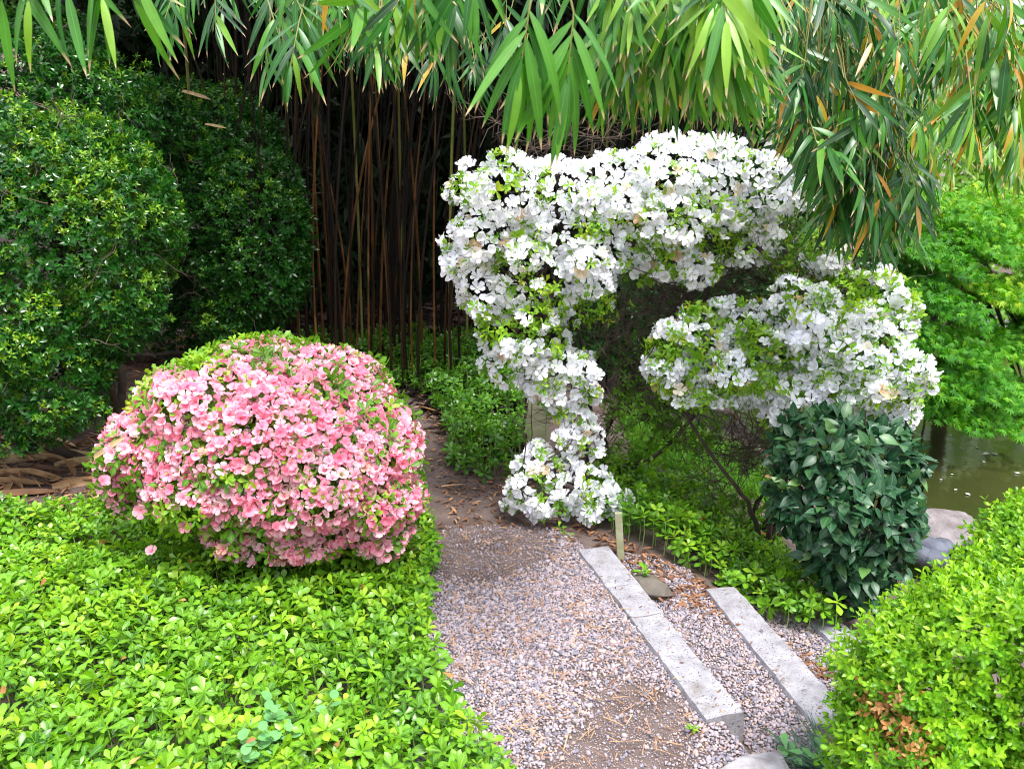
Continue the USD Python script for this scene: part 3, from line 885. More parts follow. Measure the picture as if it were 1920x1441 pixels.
def hedge(blobs, n, label, seed, leaf_len=0.03, base=None, gap=0.5, floor=0.25, twn=60, light_shift=0.0, fresh_share=0.3):
    rng = np.random.default_rng(seed)
    base = base if base is not None else np.array([blobs[0][0][0], blobs[0][0][1] + 0.25, 0.0])
    base[2] = float(ground_z(base[0], base[1])) - 0.02
    t = Thing("evergreen_shrub", base, label, "shrub", None)
    core = blobs
    blobs, _ = lumpy(blobs, rng, 9, 0.32, 0.8)
    p, nr, _ = shell(blobs, n, rng, (0.9, 1.0), 0.2, 4.2, floor=floor, seed=seed, back=-0.45, inside=0.8)
    hole = meshkit.fbm(p * 5.0, 2, seed + 3)
    k = hole < gap + 0.15
    p, nr = p[k], nr[k]
    p -= nr * (0.10 * rng.uniform(0, 1, len(p)) ** 2)[:, None]
    cl = Cloud()
    lit_tone = np.clip(0.42 + light_shift + 0.3 * nr[:, 2] + 0.5 * (meshkit.fbm(p * 7, 2, seed + 5) - 0.5) + rng.normal(0, 0.2, len(p)), 0, 0.96)  # light and shade put into leaf tone: lighter on top, shifted per shrub
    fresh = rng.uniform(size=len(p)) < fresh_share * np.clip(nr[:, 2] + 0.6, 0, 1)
    lit_tone[fresh] = rng.uniform(0.75, 0.96, fresh.sum())
    dead = rng.uniform(size=len(p)) < 0.006
    lit_tone[dead] = 1.0
    scatter(cl, HEDGE_R, p, nr + [0, 0, 0.45], leaf_len, rng, 0.45, tone=lit_tone)
    # second, deeper layer, toned dark as if in inner shade
    p2, n2, _ = shell(core, int(n * 0.55), rng, (0.66, 0.9), 0.1, 3.0, floor=floor, seed=seed, back=-0.6)
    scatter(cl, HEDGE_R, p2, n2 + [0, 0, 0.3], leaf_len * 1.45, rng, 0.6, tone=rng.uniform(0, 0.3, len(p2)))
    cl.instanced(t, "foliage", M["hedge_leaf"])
    tg, _, _ = shell(core, twn * 3, rng, (0.6, 0.85), 0.1, floor=floor - 0.1)
    V, F = branching(base, tg[:twn], rng, 5, 0.03, 0.01, 0.003)[0]
    t.part("stems", V, F, M["bark"])
    tg, _, _ = shell(core, 160, rng, (0.88, 1.0), 0.1, floor=floor - 0.15, back=0)
    t.part("twigs", *fine_twigs(tg[:45], rng, (0.12, 0.3), 0.003), M["twig"], kind="stuff")
    return t


B1 = [blob(150, 470, 180, 200, 4.2, 0.5), blob(40, 640, 190, 170, 4.0, 0.48), blob(245, 420, 98, 130, 4.2, 0.36), blob(210, 560, 105, 110, 4.1, 0.32), blob(30, 400, 240, 200, 4.3, 0.55), blob(170, 330, 130, 110, 4.4, 0.4), blob(90, 740, 110, 90, 3.9, 0.28), blob(20, 830, 90, 90, 3.85, 0.22), blob(-150, 600, 240, 300, 4.1, 0.55), blob(60, 480, 200, 250, 4.7, 0.4)]
hedge(B1, 25000, "broad dark evergreen shrub at the left edge with yellow green new shoots", 31, 0.027, light_shift=0.2, fresh_share=0.42)
B1b = [blob(60, 180, 190, 120, 5.1, 0.5), blob(-120, 250, 220, 200, 5.2, 0.6), blob(200, 230, 90, 70, 5.1, 0.35), blob(40, 80, 150, 70, 5.4, 0.4), blob(40, 470, 210, 220, 5.7, 0.35)]
hedge(B1b, 12000, "shaded tall evergreen shrub in the top left corner behind the broad one", 32, 0.032, floor=0.3, light_shift=-0.1, fresh_share=0.1)
B2 = [blob(450, 400, 128, 180, 6.0, 0.55), blob(400, 270, 130, 95, 6.1, 0.5), blob(480, 500, 102, 130, 5.9, 0.45), blob(330, 220, 110, 70, 6.2, 0.45), blob(502, 420, 80, 130, 5.9, 0.4), blob(450, 590, 85, 80, 5.9, 0.35), blob(330, 400, 100, 150, 6.6, 0.4), blob(330, 620, 120, 120, 6.8, 0.4), blob(200, 700, 140, 120, 6.8, 0.4)]
hedge(B2, 21000, "rounded dark green shrub standing against the bamboo, behind the pink azalea", 33, 0.031, floor=0.1, light_shift=-0.14, fresh_share=0.1)
B3 = [blob(1300, 620, 200, 170, 6.0, 0.4), blob(1500, 560, 190, 180, 6.1, 0.4), blob(1140, 640, 110, 150, 6.2, 0.4), blob(1420, 420, 160, 130, 6.3, 0.4), blob(1560, 720, 120, 120, 5.9, 0.35)]
hedge(B3, 9000, "dark evergreen shrub behind the bare twigs of the tall white azalea", 34, 0.04, floor=0.1, light_shift=-0.4, fresh_share=0.0)

# ------------------------------------------------------------------ pink azalea
rng = np.random.default_rng(41)
AZ_R = [whorl(L_obov, 6, (0.15, 0.85), 1.0, rng, rise=0.25) for _ in range(5)]
PB0 = [blob(510, 830, 250, 190, 3.05, 0.55), blob(400, 760, 150, 105, 3.15, 0.42), blob(600, 760, 165, 120, 3.15, 0.45), blob(660, 850, 150, 150, 3.0, 0.42), blob(310, 830, 120, 90, 3.05, 0.32), blob(490, 700, 140, 70, 3.25, 0.4), blob(560, 900, 190, 105, 2.88, 0.36), blob(705, 930, 105, 80, 2.92, 0.28), blob(240, 850, 60, 40, 3.0, 0.2)]
PB0 += [blob(560, 985, 130, 50, 2.85, 0.2), blob(450, 985, 80, 45, 2.85, 0.18), blob(710, 990, 75, 45, 2.85, 0.18), blob(245, 905, 60, 50, 2.95, 0.15), blob(340, 940, 90, 50, 2.9, 0.18)]
PB, _ = lumpy(PB0, np.random.default_rng(40), 5, 0.4, 0.72)
base = np.array([*at(520, 980, 3.1)[:2], 0.0])
pink = Thing("pink_azalea", base, "rounded azalea bush covered in pink flowers beside the path", "azalea")
p, nr, _ = shell(PB, 36000, rng, (0.96, 1.02), 0.1, 4.0, back=-0.35, floor=0.12, inside=0.95, seed=4)
k = thin(p, 0.0208)
p, nr = p[k], nr[k]
u, v, f = project(p)
green = 0.85 * np.exp(-(((u - 370) / 75) ** 2 + ((v - 665) / 50) ** 2)) + 0.6 * np.exp(-(((u - 260) / 80) ** 2 + ((v - 760) / 90) ** 2)) + 0.75 * np.exp(-(((u - 330) / 170) ** 2 + ((v - 965) / 45) ** 2)) + 0.22 * np.clip((v - 960) / 40, 0, 1) + 0.5 * np.exp(-(((u - 470) / 80) ** 2 + ((v - 630) / 20) ** 2))
keepf = (green + 1.1 * np.clip(meshkit.fbm(p * 7, 2, 3) - 0.7, 0, 1) * 4 + rng.uniform(-0.2, 0.2, len(p))) < 0.62
fl = Cloud()
scatter(fl, PINKS, p[keepf], nr[keepf] + [0, -0.1, 0.25], 0.0248, rng, 0.5)
# strays that hang low at the front
lows = [(195, 900), (275, 920), (262, 955), (440, 1008), (425, 1015), (470, 1012), (500, 1008), (530, 1000), (560, 1010), (580, 1035), (555, 1045), (472, 1053), (600, 1000), (570, 960), (550, 975), (620, 990), (700, 1010), (730, 1000), (280, 1027), (210, 850), (230, 845), (660, 1005), (390, 1000), (590, 965), (640, 1010)]
lp = np.array([at(a + rng.normal(0, 4), b_ + rng.normal(0, 4), 2.66 + rng.uniform(0, 0.08)) for a, b_ in lows])
scatter(fl, PINKS, lp, np.tile([0, -0.6, 0.5], (len(lp), 1)), 0.028, rng, 0.3)
fl.write(pink, "flower", M["pink_petal"], 300, "flowers")
lv = Cloud()
p2, n2, _ = shell(PB, 6000, rng, (0.8, 0.93), 0.1, 4.0, back=-0.35, floor=0.05, inside=0.9, seed=4)
scatter(lv, AZ_R, p2, n2 + [0, 0, 0.4], 0.034, rng, 0.4, tone=np.clip(rng.normal(0.55, 0.22, len(p2)), 0, 0.97))
gr = ~keepf & (rng.uniform(size=len(p)) < 0.5)
scatter(lv, AZ_R, p[gr] + nr[gr] * 0.006, nr[gr] + [0, 0, 0.5], 0.036, rng, 0.35, tone=np.clip(rng.normal(0.72, 0.15, gr.sum()), 0, 0.95))
p3, n3, _ = shell(PB0, 5000, rng, (0.6, 0.86), 0.1, 4.0, back=-0.5, floor=0.03, inside=0.7)
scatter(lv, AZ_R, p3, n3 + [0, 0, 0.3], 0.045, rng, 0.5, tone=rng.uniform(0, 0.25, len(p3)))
lv.instanced(pink, "foliage", M["azalea_leaf"])
tg, _, _ = shell(PB, 200, rng, (0.75, 0.9), 0.1, floor=0.1)
a_, b_ = branching(base, tg[:70], rng, 7, 0.014, 0.005)
pink.part("stems", *a_, M["bark"])
pink.part("branches", *b_, M["bark"], kind="stuff")

# ------------------------------------------------------------------ white azaleas


def white_bush(name, label, blobs, frac, base, seed, nf, nl, twig_blobs, dead=0, fsize=0.0315, back=-0.2):
    """blobs: ellipsoids; frac: share of flowers on each."""
    rng = np.random.default_rng(seed)
    base = np.array(base, float)
    base[2] = float(ground_z(base[0], base[1])) - 0.02
    t = Thing(name, base, label, "azalea")
    core, frac = blobs, np.array(frac)
    blobs, src = lumpy(core, rng, 8, 0.34, 1.05)
    frac = frac[src] + 0.1 * (frac[src] > 0.1) + rng.normal(0, 0.12, len(src)) * (frac[src] > 0.1)
    p, nr, bi = shell(blobs, nf, rng, (0.88, 1.02), 0.22, 5.0, back=back, floor=base[2] + 0.03, inside=0.86, seed=seed)
    k = thin(p, 0.0285)
    p, nr, bi = p[k], nr[k], bi[k]
    cluster = meshkit.fbm(p * 8.5, 2, seed + 1)
    lim = np.quantile(cluster, 0.5)
    keep = cluster - lim < (frac[bi] - 0.55) * 0.55 + rng.normal(0, 0.03, len(p))
    fl = Cloud()
    axis = nr + [0, -0.25, 0.2]
    scatter(fl, FLOWERS, p[keep], axis[keep], fsize, rng, 0.55)
    fl.write(t, "flower", M["white_petal"], 300, "flowers")
    lv = Cloud()
    p2, n2, b2 = shell(blobs, nl, rng, (0.72, 0.98), 0.2, 5.0, back=back, floor=base[2] + 0.03, inside=0.8, seed=seed)
    scatter(lv, AZ_R, p2, n2 + [0, 0, 0.4], 0.034, rng, 0.5, tone=np.clip(rng.normal(0.6, 0.25, len(p2)) - 0.5 * (frac[b2] < 0.15), 0, 0.98))  # leaves of flowerless masses darkened, shade under the bush put into colour
    q_ = ~keep & (rng.uniform(size=len(p)) < 0.8)
    scatter(lv, AZ_R, p[q_], nr[q_] + [0, 0, 0.4], 0.033, rng, 0.4, tone=np.clip(rng.normal(0.7, 0.2, q_.sum()) - 0.55 * (frac[bi][q_] < 0.15), 0, 0.99))
    lv.instanced(t, "foliage", M["azalea_leaf"])
    tg = np.array([b_[0] for b_ in blobs])
    main, side = branching(base, tg, rng, 7, 0.014, 0.005, 0.0015, 18, 0.08, 0.35)
    t.part("stems", *main, M["bark"])
    t.part("branches", *side, M["bark"], kind="stuff")
    pts, _, _ = shell(twig_blobs, dead, rng, (0.1, 1.0), 0.1, inside=0.0, back=-2)
    V1, F1 = fine_twigs(pts, rng, (0.14, 0.4), 0.0026, forks=3)
    t.part("twigs", V1, F1, M["twig"], kind="stuff")
    return t


WA = [(1010, 375, 140, 85, 3.75, 0.32, 0.85), (925, 430, 85, 75, 3.72, 0.25, 0.85), (1130, 355, 130, 70, 3.8, 0.32, 0.8), (1280, 335, 150, 80, 3.85, 0.34, 0.9), (1400, 355, 90, 75, 3.9, 0.28, 0.85),
      (1240, 395, 150, 50, 3.72, 0.26, 0.5), (915, 530, 72, 75, 3.7, 0.22, 0.75), (1000, 525, 105, 75, 3.62, 0.25, 0.72), (1095, 515, 65, 58, 3.62, 0.2, 0.8), (960, 615, 85, 60, 3.62, 0.22, 0.6),
      (950, 680, 62, 32, 3.62, 0.14, 1.0), (1035, 680, 70, 40, 3.62, 0.15, 0.6), (1058, 735, 60, 48, 3.6, 0.15, 0.85), (1085, 815, 42, 45, 3.58, 0.12, 0.8), (1010, 880, 58, 45, 3.52, 0.14, 0.8), (1095, 915, 66, 50, 3.5, 0.15, 0.95), (1040, 935, 80, 35, 3.48, 0.14, 0.9),
      (1265, 490, 72, 42, 3.75, 0.16, 0.5), (1420, 435, 42, 45, 3.85, 0.14, 0.4), (1330, 430, 80, 30, 3.8, 0.16, 0.4), (1310, 520, 32, 22, 3.7, 0.08, 0.7), (1185, 800, 60, 70, 3.8, 0.16, -0.2), (1300, 800, 80, 40, 3.95, 0.16, -0.3), (1200, 700, 50, 60, 3.9, 0.14, -0.1), (1510, 520, 70, 60, 3.9, 0.15, 0.1), (1390, 470, 60, 30, 3.85, 0.12, 0.5), (1040, 440, 140, 55, 3.7, 0.22, 0.68), (1140, 435, 85, 55, 3.72, 0.2, 0.55), (1200, 470, 70, 35, 3.76, 0.15, 0.4), (1340, 465, 90, 34, 3.85, 0.15, 0.3), (1455, 450, 60, 60, 3.9, 0.16, 0.35), (1000, 585, 85, 45, 3.66, 0.18, 0.6), (900, 480, 60, 60, 3.75, 0.2, 0.7), (1020, 640, 60, 45, 3.66, 0.15, 0.6), (1110, 575, 50, 30, 3.72, 0.1, 0.35), (985, 920, 45, 38, 3.48, 0.12, 0.9), (1130, 935, 42, 36, 3.47, 0.11, 0.9)]
white_bush("white_azalea", "tall spreading azalea with white flowers, bare twigs in its middle and a trailing lower limb", [blob(*w[:6]) for w in WA], [w[6] for w in WA], on(1150, 880)[:2].tolist() + [0], 51, 26000, 2800,
           [blob(1280, 560, 190, 130, 4.0, 0.35), blob(1180, 640, 130, 110, 3.9, 0.3), blob(1400, 500, 120, 80, 4.0, 0.3), blob(1050, 270, 140, 60, 4.1, 0.25), blob(1200, 760, 130, 90, 3.85, 0.25)], 420)
WB = [(1500, 570, 55, 45, 3.55, 0.15, 0.95), (1520, 640, 80, 60, 3.48, 0.2, 0.95), (1600, 660, 110, 80, 3.5, 0.25, 0.85), (1655, 610, 48, 75, 3.6, 0.16, 0.7), (1560, 725, 120, 62, 3.42, 0.22, 1.0), (1665, 725, 62, 75, 3.5, 0.18, 0.95),
      (1480, 765, 45, 38, 3.38, 0.12, 0.95), (1680, 770, 46, 45, 3.45, 0.12, 0.95), (1290, 645, 82, 62, 3.55, 0.18, 0.55), (1380, 705, 120, 55, 3.5, 0.2, 0.58), (1400, 615, 80, 42, 3.62, 0.16, 0.5), (1300, 730, 75, 38, 3.5, 0.13, 0.62), (1545, 470, 48, 45, 3.7, 0.14, 0.55), (1640, 550, 62, 48, 3.68, 0.16, 0.6), (1570, 545, 60, 40, 3.68, 0.15, 0.4), (1440, 655, 80, 50, 3.52, 0.18, 0.6), (1250, 690, 45, 45, 3.55, 0.12, 0.5)]
white_bush("white_azalea", "lower white azalea with dense flowers at right, above the dark camellia", [blob(*w[:6]) for w in WB], [w[6] for w in WB], at(1430, 985, 3.75)[:2].tolist() + [0], 52, 18000, 2400,
           [blob(1400, 860, 150, 80, 3.8, 0.25), blob(1500, 560, 120, 90, 3.85, 0.25)], 260)

# ------------------------------------------------------------------ camellia
rng = np.random.default_rng(61)
CB = [blob(1555, 850, 100, 80, 3.1, 0.22), blob(1650, 880, 72, 95, 3.12, 0.2), blob(1500, 930, 62, 70, 3.05, 0.16), blob(1590, 950, 128, 95, 3.0, 0.26), blob(1600, 1035, 92, 75, 2.98, 0.2), blob(1600, 1095, 55, 45, 2.95, 0.13)]
base = np.array([*on(1600, 1110, -0.25)[:2], -0.3])
base[2] = float(ground_z(base[0], base[1])) - 0.02
cam_t = Thing("camellia_shrub", base, "compact camellia with broad dark blue green leaves under the white flowers at right", "camellia")
p, nr, _ = shell(CB, 6500, rng, (0.74, 1.04), 0.32, 5.0, back=-0.3, floor=-0.3, inside=0.85, seed=2)
k = thin(p, 0.016)
p, nr = p[k], nr[k]
cl = Cloud()
n = len(p)
d = unit(0.6 * nr + rng.normal(0, 0.75, (n, 3)) + [0, 0, 0.02])
R = frames(d, nr + [0, -0.1, 0.7] + rng.normal(0, 0.45, (n, 3)))
cl.add(L_acute, R, p, rng.uniform(0.045, 0.08, n), np.clip(rng.beta(2, 2.4, n), 0, 0.93) + 0.07 * (rng.uniform(size=n) < 0.03))
cl.write(cam_t, "leaf", M["camellia_leaf"], 300, "foliage")
cam_t.part("branches", *branches(base, p[::18], rng, 0.014, 0.003, 0.2), M["bark"], kind="stuff")

# ------------------------------------------------------------------ bright boxwood, front right
rng = np.random.default_rng(71)


def box_shoot(rng):
    spec = []
    for k in range(5):
        for s_ in (0, math.pi):
            spec.append((k * 1.57 + s_ + rng.normal(0, 0.15), 0.35 + 0.16 * k, 1.0 - 0.09 * k, 0.55 * k, rng.uniform(0.2, 1)))
    return rosette(L_box, spec, rng)


BOX_R = [box_shoot(rng) for _ in range(5)]
XB0 = [blob(2010, 1350, 400, 330, 1.75, 0.42), blob(1850, 1260, 190, 190, 1.7, 0.25), blob(1720, 1330, 125, 150, 1.65, 0.2), blob(1935, 1125, 118, 95, 1.85, 0.22), blob(1775, 1205, 78, 58, 1.78, 0.15), blob(2010, 1070, 140, 120, 1.95, 0.28), blob(1700, 1440, 120, 110, 1.55, 0.2)]
XB, _ = lumpy(XB0, np.random.default_rng(70), 7, 0.36, 0.8)
base = np.array([*at(2000, 1500, 1.8)[:2], -0.2])
base[2] = float(ground_z(base[0], base[1])) - 0.02
boxw = Thing("boxwood_shrub", base, "bright lime green boxwood mound in the right foreground with rusty dead patches", "boxwood")
p, nr, _ = shell(XB, 16000, rng, (0.95, 1.0), 0.16, 7.0, back=-0.4, floor=-0.2, inside=0.9, seed=6)
k = thin(p, 0.0135)
p, nr = p[k], nr[k]
u, v, _f = project(p)
deadness = np.exp(-(((u - 1700) / 120) ** 2 + ((v - 1390) / 70) ** 2)) + 0.7 * np.exp(-(((u - 1650) / 60) ** 2 + ((v - 1320) / 35) ** 2)) + 0.5 * np.exp(-(((u - 1730) / 40) ** 2 + ((v - 1250) / 40) ** 2))
dd = deadness * (0.4 + 1.2 * meshkit.fbm(p * 14, 2, 8)) > 0.68
gaps = meshkit.fbm(p * 9, 2, 17) > 0.72
cl, dl = Cloud(), Cloud()
ok = ~dd & ~gaps
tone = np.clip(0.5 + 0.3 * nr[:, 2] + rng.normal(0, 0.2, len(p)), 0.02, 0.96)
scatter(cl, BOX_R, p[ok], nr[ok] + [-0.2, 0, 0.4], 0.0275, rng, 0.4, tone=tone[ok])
pd = p[dd] - nr[dd] * 0.025
scatter(dl, BOX_R, pd, nr[dd] + [0, 0, 0.3], 0.024, rng, 0.6)
p2, n2, _ = shell(XB0, 6000, rng, (0.72, 0.9), 0.1, 7.0, back=-0.3, floor=-0.2, inside=0.75, seed=6)
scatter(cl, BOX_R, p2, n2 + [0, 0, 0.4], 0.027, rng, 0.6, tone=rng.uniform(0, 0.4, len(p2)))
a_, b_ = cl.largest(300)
for k in a_:
    boxw.part("shoot", cl.V[k], cl.F[k], M["box_leaf"], cl.T[k])
cl.instanced(boxw, "foliage", M["box_leaf"], b_, piece="shoot")
dl.write(boxw, "dead_shoots", M["dead_leaf"], 0)
tg = p[::60]
a_, b_ = branching(base, tg - nr[::60] * 0.06, rng, 6, 0.016, 0.006)
boxw.part("stems", *a_, M["bark"])
boxw.part("branches", *b_, M["bark"], kind="stuff")

# ------------------------------------------------------------------ ground cover


def cover_plant(rng, n=9):
    spec = []
    for k in range(n):
        el = -0.1 + 1.15 * (k / (n - 1)) ** 1.2
        spec.append((2.4 * k + rng.normal(0, 0.2), el + rng.normal(0, 0.12), rng.uniform(0.8, 1.1) * (1.0 - 0.35 * k / n), 0.35 * k / n, rng.uniform(0.0, 1.0)))
    return rosette(L_cover, spec, rng)


rng = np.random.default_rng(81)
COVER = [cover_plant(rng, n) for n in (8, 9, 10, 9, 11, 8)]


def cover_patch(name, label, poly_px, spacing, h, seed, leaf_len, zfun=0.0, tone_mu=0.6, hvar=0.04):
    rng = np.random.default_rng(seed)
    poly = np.array([on(a, b_, zfun)[:2] for a, b_ in poly_px])
    lo, hi = poly.min(0), poly.max(0)
    c = rng.uniform(lo, hi, (int(np.prod(hi - lo) / spacing**2 * 5), 2))
    c = c[inside_poly(c, poly)]
    c = c[thin(c, spacing)]
    gz = ground_z(c[:, 0], c[:, 1])
    hh = h + hvar * 2.2 * (meshkit.fbm(np.column_stack([c * 3, 0 * c[:, 0]]), 2, seed) - 0.5) + rng.normal(0, hvar * 0.35, len(c))
    hh = np.maximum(hh, 0.03)
    p = np.column_stack([c, gz + hh])
    cl = Cloud()
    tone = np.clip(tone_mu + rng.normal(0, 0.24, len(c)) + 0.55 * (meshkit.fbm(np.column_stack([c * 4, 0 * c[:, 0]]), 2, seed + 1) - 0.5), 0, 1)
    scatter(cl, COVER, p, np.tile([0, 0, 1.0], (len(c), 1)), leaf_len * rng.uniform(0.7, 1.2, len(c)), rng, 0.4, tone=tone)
    dry = rng.uniform(size=len(c)) < 0.05
    q_ = p[dry] + rng.normal(0, 0.02, (dry.sum(), 3))
    cl2 = Cloud().add(L_obov, frames(rng.normal(0, 1, (len(q_), 3)) * [1, 1, 0.3], rng.normal(0, 0.4, (len(q_), 3)) + [0, 0, 1]), q_, rng.uniform(0.02, 0.045, len(q_)), rng.uniform(0, 1, len(q_)))
    # lower, darker whorls
    m = rng.uniform(size=len(c)) < 0.75
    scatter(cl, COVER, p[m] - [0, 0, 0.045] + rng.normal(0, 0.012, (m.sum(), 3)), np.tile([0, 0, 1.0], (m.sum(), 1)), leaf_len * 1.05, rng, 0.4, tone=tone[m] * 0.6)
    st = [tube(np.array([[x, y, g - 0.01], [x + 0.006, y, g + 0.5 * (z - g)], [x, y, z + 0.01]]), 0.0022, 4) for (x, y, z), g in zip(p, gz)]
    t = Thing(name, [*c.mean(0), float(gz.mean())], label, "ground cover", kind="stuff")
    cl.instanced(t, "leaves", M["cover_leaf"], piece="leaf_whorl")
    V, F, T = cl2.joined()
    t.part("dry_leaves", V, F, M["dead_leaf"], T, kind="stuff")
    V, F = join(st)
    t.part("stems", V, F, M["stem"], np.tile([0.5, 0.5, 0], (len(V), 1)), kind="stuff")


cover_patch("ground_cover", "lush bed of bright green toothed ground cover filling the left foreground",
            [(-120, 1010), (120, 985), (330, 1005), (560, 1030), (760, 1010), (815, 1005), (815, 1060), (800, 1200), (835, 1330), (905, 1440), (990, 1620), (-300, 1620), (-300, 1100)], 0.034, 0.12, 82, 0.046, 0.0, 0.7)
cover_patch("ground_cover", "shaded ground cover bed below the white azaleas, right of the granite slabs",
            [(1090, 960), (1130, 900), (1230, 880), (1330, 880), (1450, 930), (1510, 1050), (1580, 1150), (1490, 1142), (1375, 1094), (1290, 1064), (1180, 1036), (1095, 1000)], 0.042, 0.1, 83, 0.052, -0.06, 0.6, 0.06)
cover_patch("ground_cover", "sparse low dark leaves along the far path edge between the pink and white azaleas",
            [(850, 880), (835, 800), (800, 740), (640, 700), (560, 640), (900, 640), (1010, 720), (980, 800), (975, 890), (900, 905)], 0.055, 0.12, 84, 0.055, 0.0, -0.1, 0.08)

# ------------------------------------------------------------------ grass behind the white azaleas
rng = np.random.default_rng(91)
c = rng.uniform([0.75, 4.5], [1.75, 5.5], (6000, 2))
gz = ground_z(c[:, 0], c[:, 1])
blade = leaf(0.06, 3, [(0, 1), (0.5, 0.8), (1, 0)], 0.1, 0.25)
d = unit(np.column_stack([rng.normal(0, 0.35, (len(c), 2)), np.ones(len(c))]))
cl = Cloud().add(blade, frames(d, rng.normal(size=(len(c), 3))), np.column_stack([c, gz - 0.005]), rng.uniform(0.08, 0.16, len(c)), rng.uniform(0, 1, len(c)))
V, F, T = cl.joined()
tag(emit("/World/grass", V, F, M["grass"], T), "short green grass behind the dark lower branches of the white azaleas", "grass", kind="stuff")

# ------------------------------------------------------------------ wooden posts
V, F = [], []
m = trimesh.creation.box([0.15, 0.06, 0.62])
m = m.subdivide().subdivide().subdivide()
v = m.vertices
v[:, 0] *= 1 - 0.18 * (v[:, 2] + 0.31) / 0.62
v += 0.004 * (np.stack([meshkit.noise(v * 25, s_) for s_ in (1, 2, 3)], -1) - 0.5)
m.vertices = v
m.apply_transform(trimesh.transformations.rotation_matrix(0.1, [0, 1, 0]))
pp = on(1003, 832)
m.apply_translation([pp[0] + 0.03, pp[1], 0.26])
solid("wooden_post", m, M["old_wood"], "broad mossy wooden post behind the trailing limb of the tall white azalea", "post", smooth=25)
m = trimesh.creation.box([0.03, 0.02, 0.22]).subdivide().subdivide()
m.vertices += 0.002 * (np.stack([meshkit.noise(m.vertices * 30, s_) for s_ in (4, 5, 6)], -1) - 0.5)
m.apply_transform(trimesh.transformations.rotation_matrix(-0.09, [0, 1, 0]))
pp = on(1165, 1035)
m.apply_translation([pp[0] - 0.01, pp[1], 0.075])
solid("garden_stake", m, M["old_wood"], "thin weathered wooden stake in the ground cover beside the farthest granite slab", "stake", smooth=25)

# ------------------------------------------------------------------ bamboo culms in the dark grove
rng = np.random.default_rng(101)


def culm_mesh(pts, r, node=0.28, sides=7):
    """A cane with swollen joints."""
    seg = np.linalg.norm(np.diff(pts, axis=0), axis=1)
    s = np.concatenate([[0], np.cumsum(seg)])
    at_ = np.arange(rng.uniform(0, node), s[-1], node)
    ss = np.unique(np.concatenate([[0, s[-1]], at_, at_ - 0.012, at_ + 0.012, at_ + node * 0.5]))
    ss = ss[(ss >= 0) & (ss <= s[-1])]
    P = np.stack([np.interp(ss, s, pts[:, a]) for a in range(3)], -1)
    rr = r * (1 - 0.45 * ss / s[-1])
    for a in at_:
        rr = np.where(np.abs(ss - a) < 1e-9, rr * 1.22, rr)
    return tube(P, rr, sides)


culms = []
for k in range(230):
    y = rng.uniform(5.7, 9.4)
    x = rng.uniform(-2.6, 1.7) * y / 7.0
    culms.append((x, y))
front_from = len(culms)
culms += [(at(u, 660, y)[0], y) for u, y in [(598, 6.0), (610, 6.3), (640, 6.1), (665, 6.4), (690, 6.0), (712, 6.5), (735, 6.1), (772, 6.0), (790, 6.6), (815, 6.2), (840, 6.5), (560, 6.7), (625, 6.8), (755, 6.9), (660, 6.7), (700, 6.9)]]
for k, (x, y) in enumerate(culms):
    z0 = float(ground_z(x, y)) - 0.03
    lean = rng.normal(0.28, 0.2) + 0.18 * max(0, x + 0.9)
    lean += rng.normal(0, 0.55) * (rng.uniform() < 0.18)
    H = rng.uniform(3.0, 4.0)
    pts = bezier([[x, y, z0], [x + rng.normal(0, 0.05), y + rng.normal(0, 0.06), z0 + H * 0.45], [x + lean + rng.normal(0, 0.1), y - rng.uniform(0, 0.5), z0 + H]], 8)
    r = rng.uniform(0.006, 0.0135)
    V, F = culm_mesh(pts, r)
    t = numbered("/World", "bamboo_culm")
    if k >= front_from:
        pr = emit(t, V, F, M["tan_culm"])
        tag(pr, "orange brown bamboo cane coloured as lit, grove front, left of the tall white azalea", "bamboo", "orange brown canes coloured as lit at the grove front")
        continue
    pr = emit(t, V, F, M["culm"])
    tag(pr, "slender bamboo cane darkened as if in deep shade, in the grove behind the azaleas", "bamboo", "bamboo canes in the dark grove")

# ------------------------------------------------------------------ arching bamboo with hanging sprays of leaves


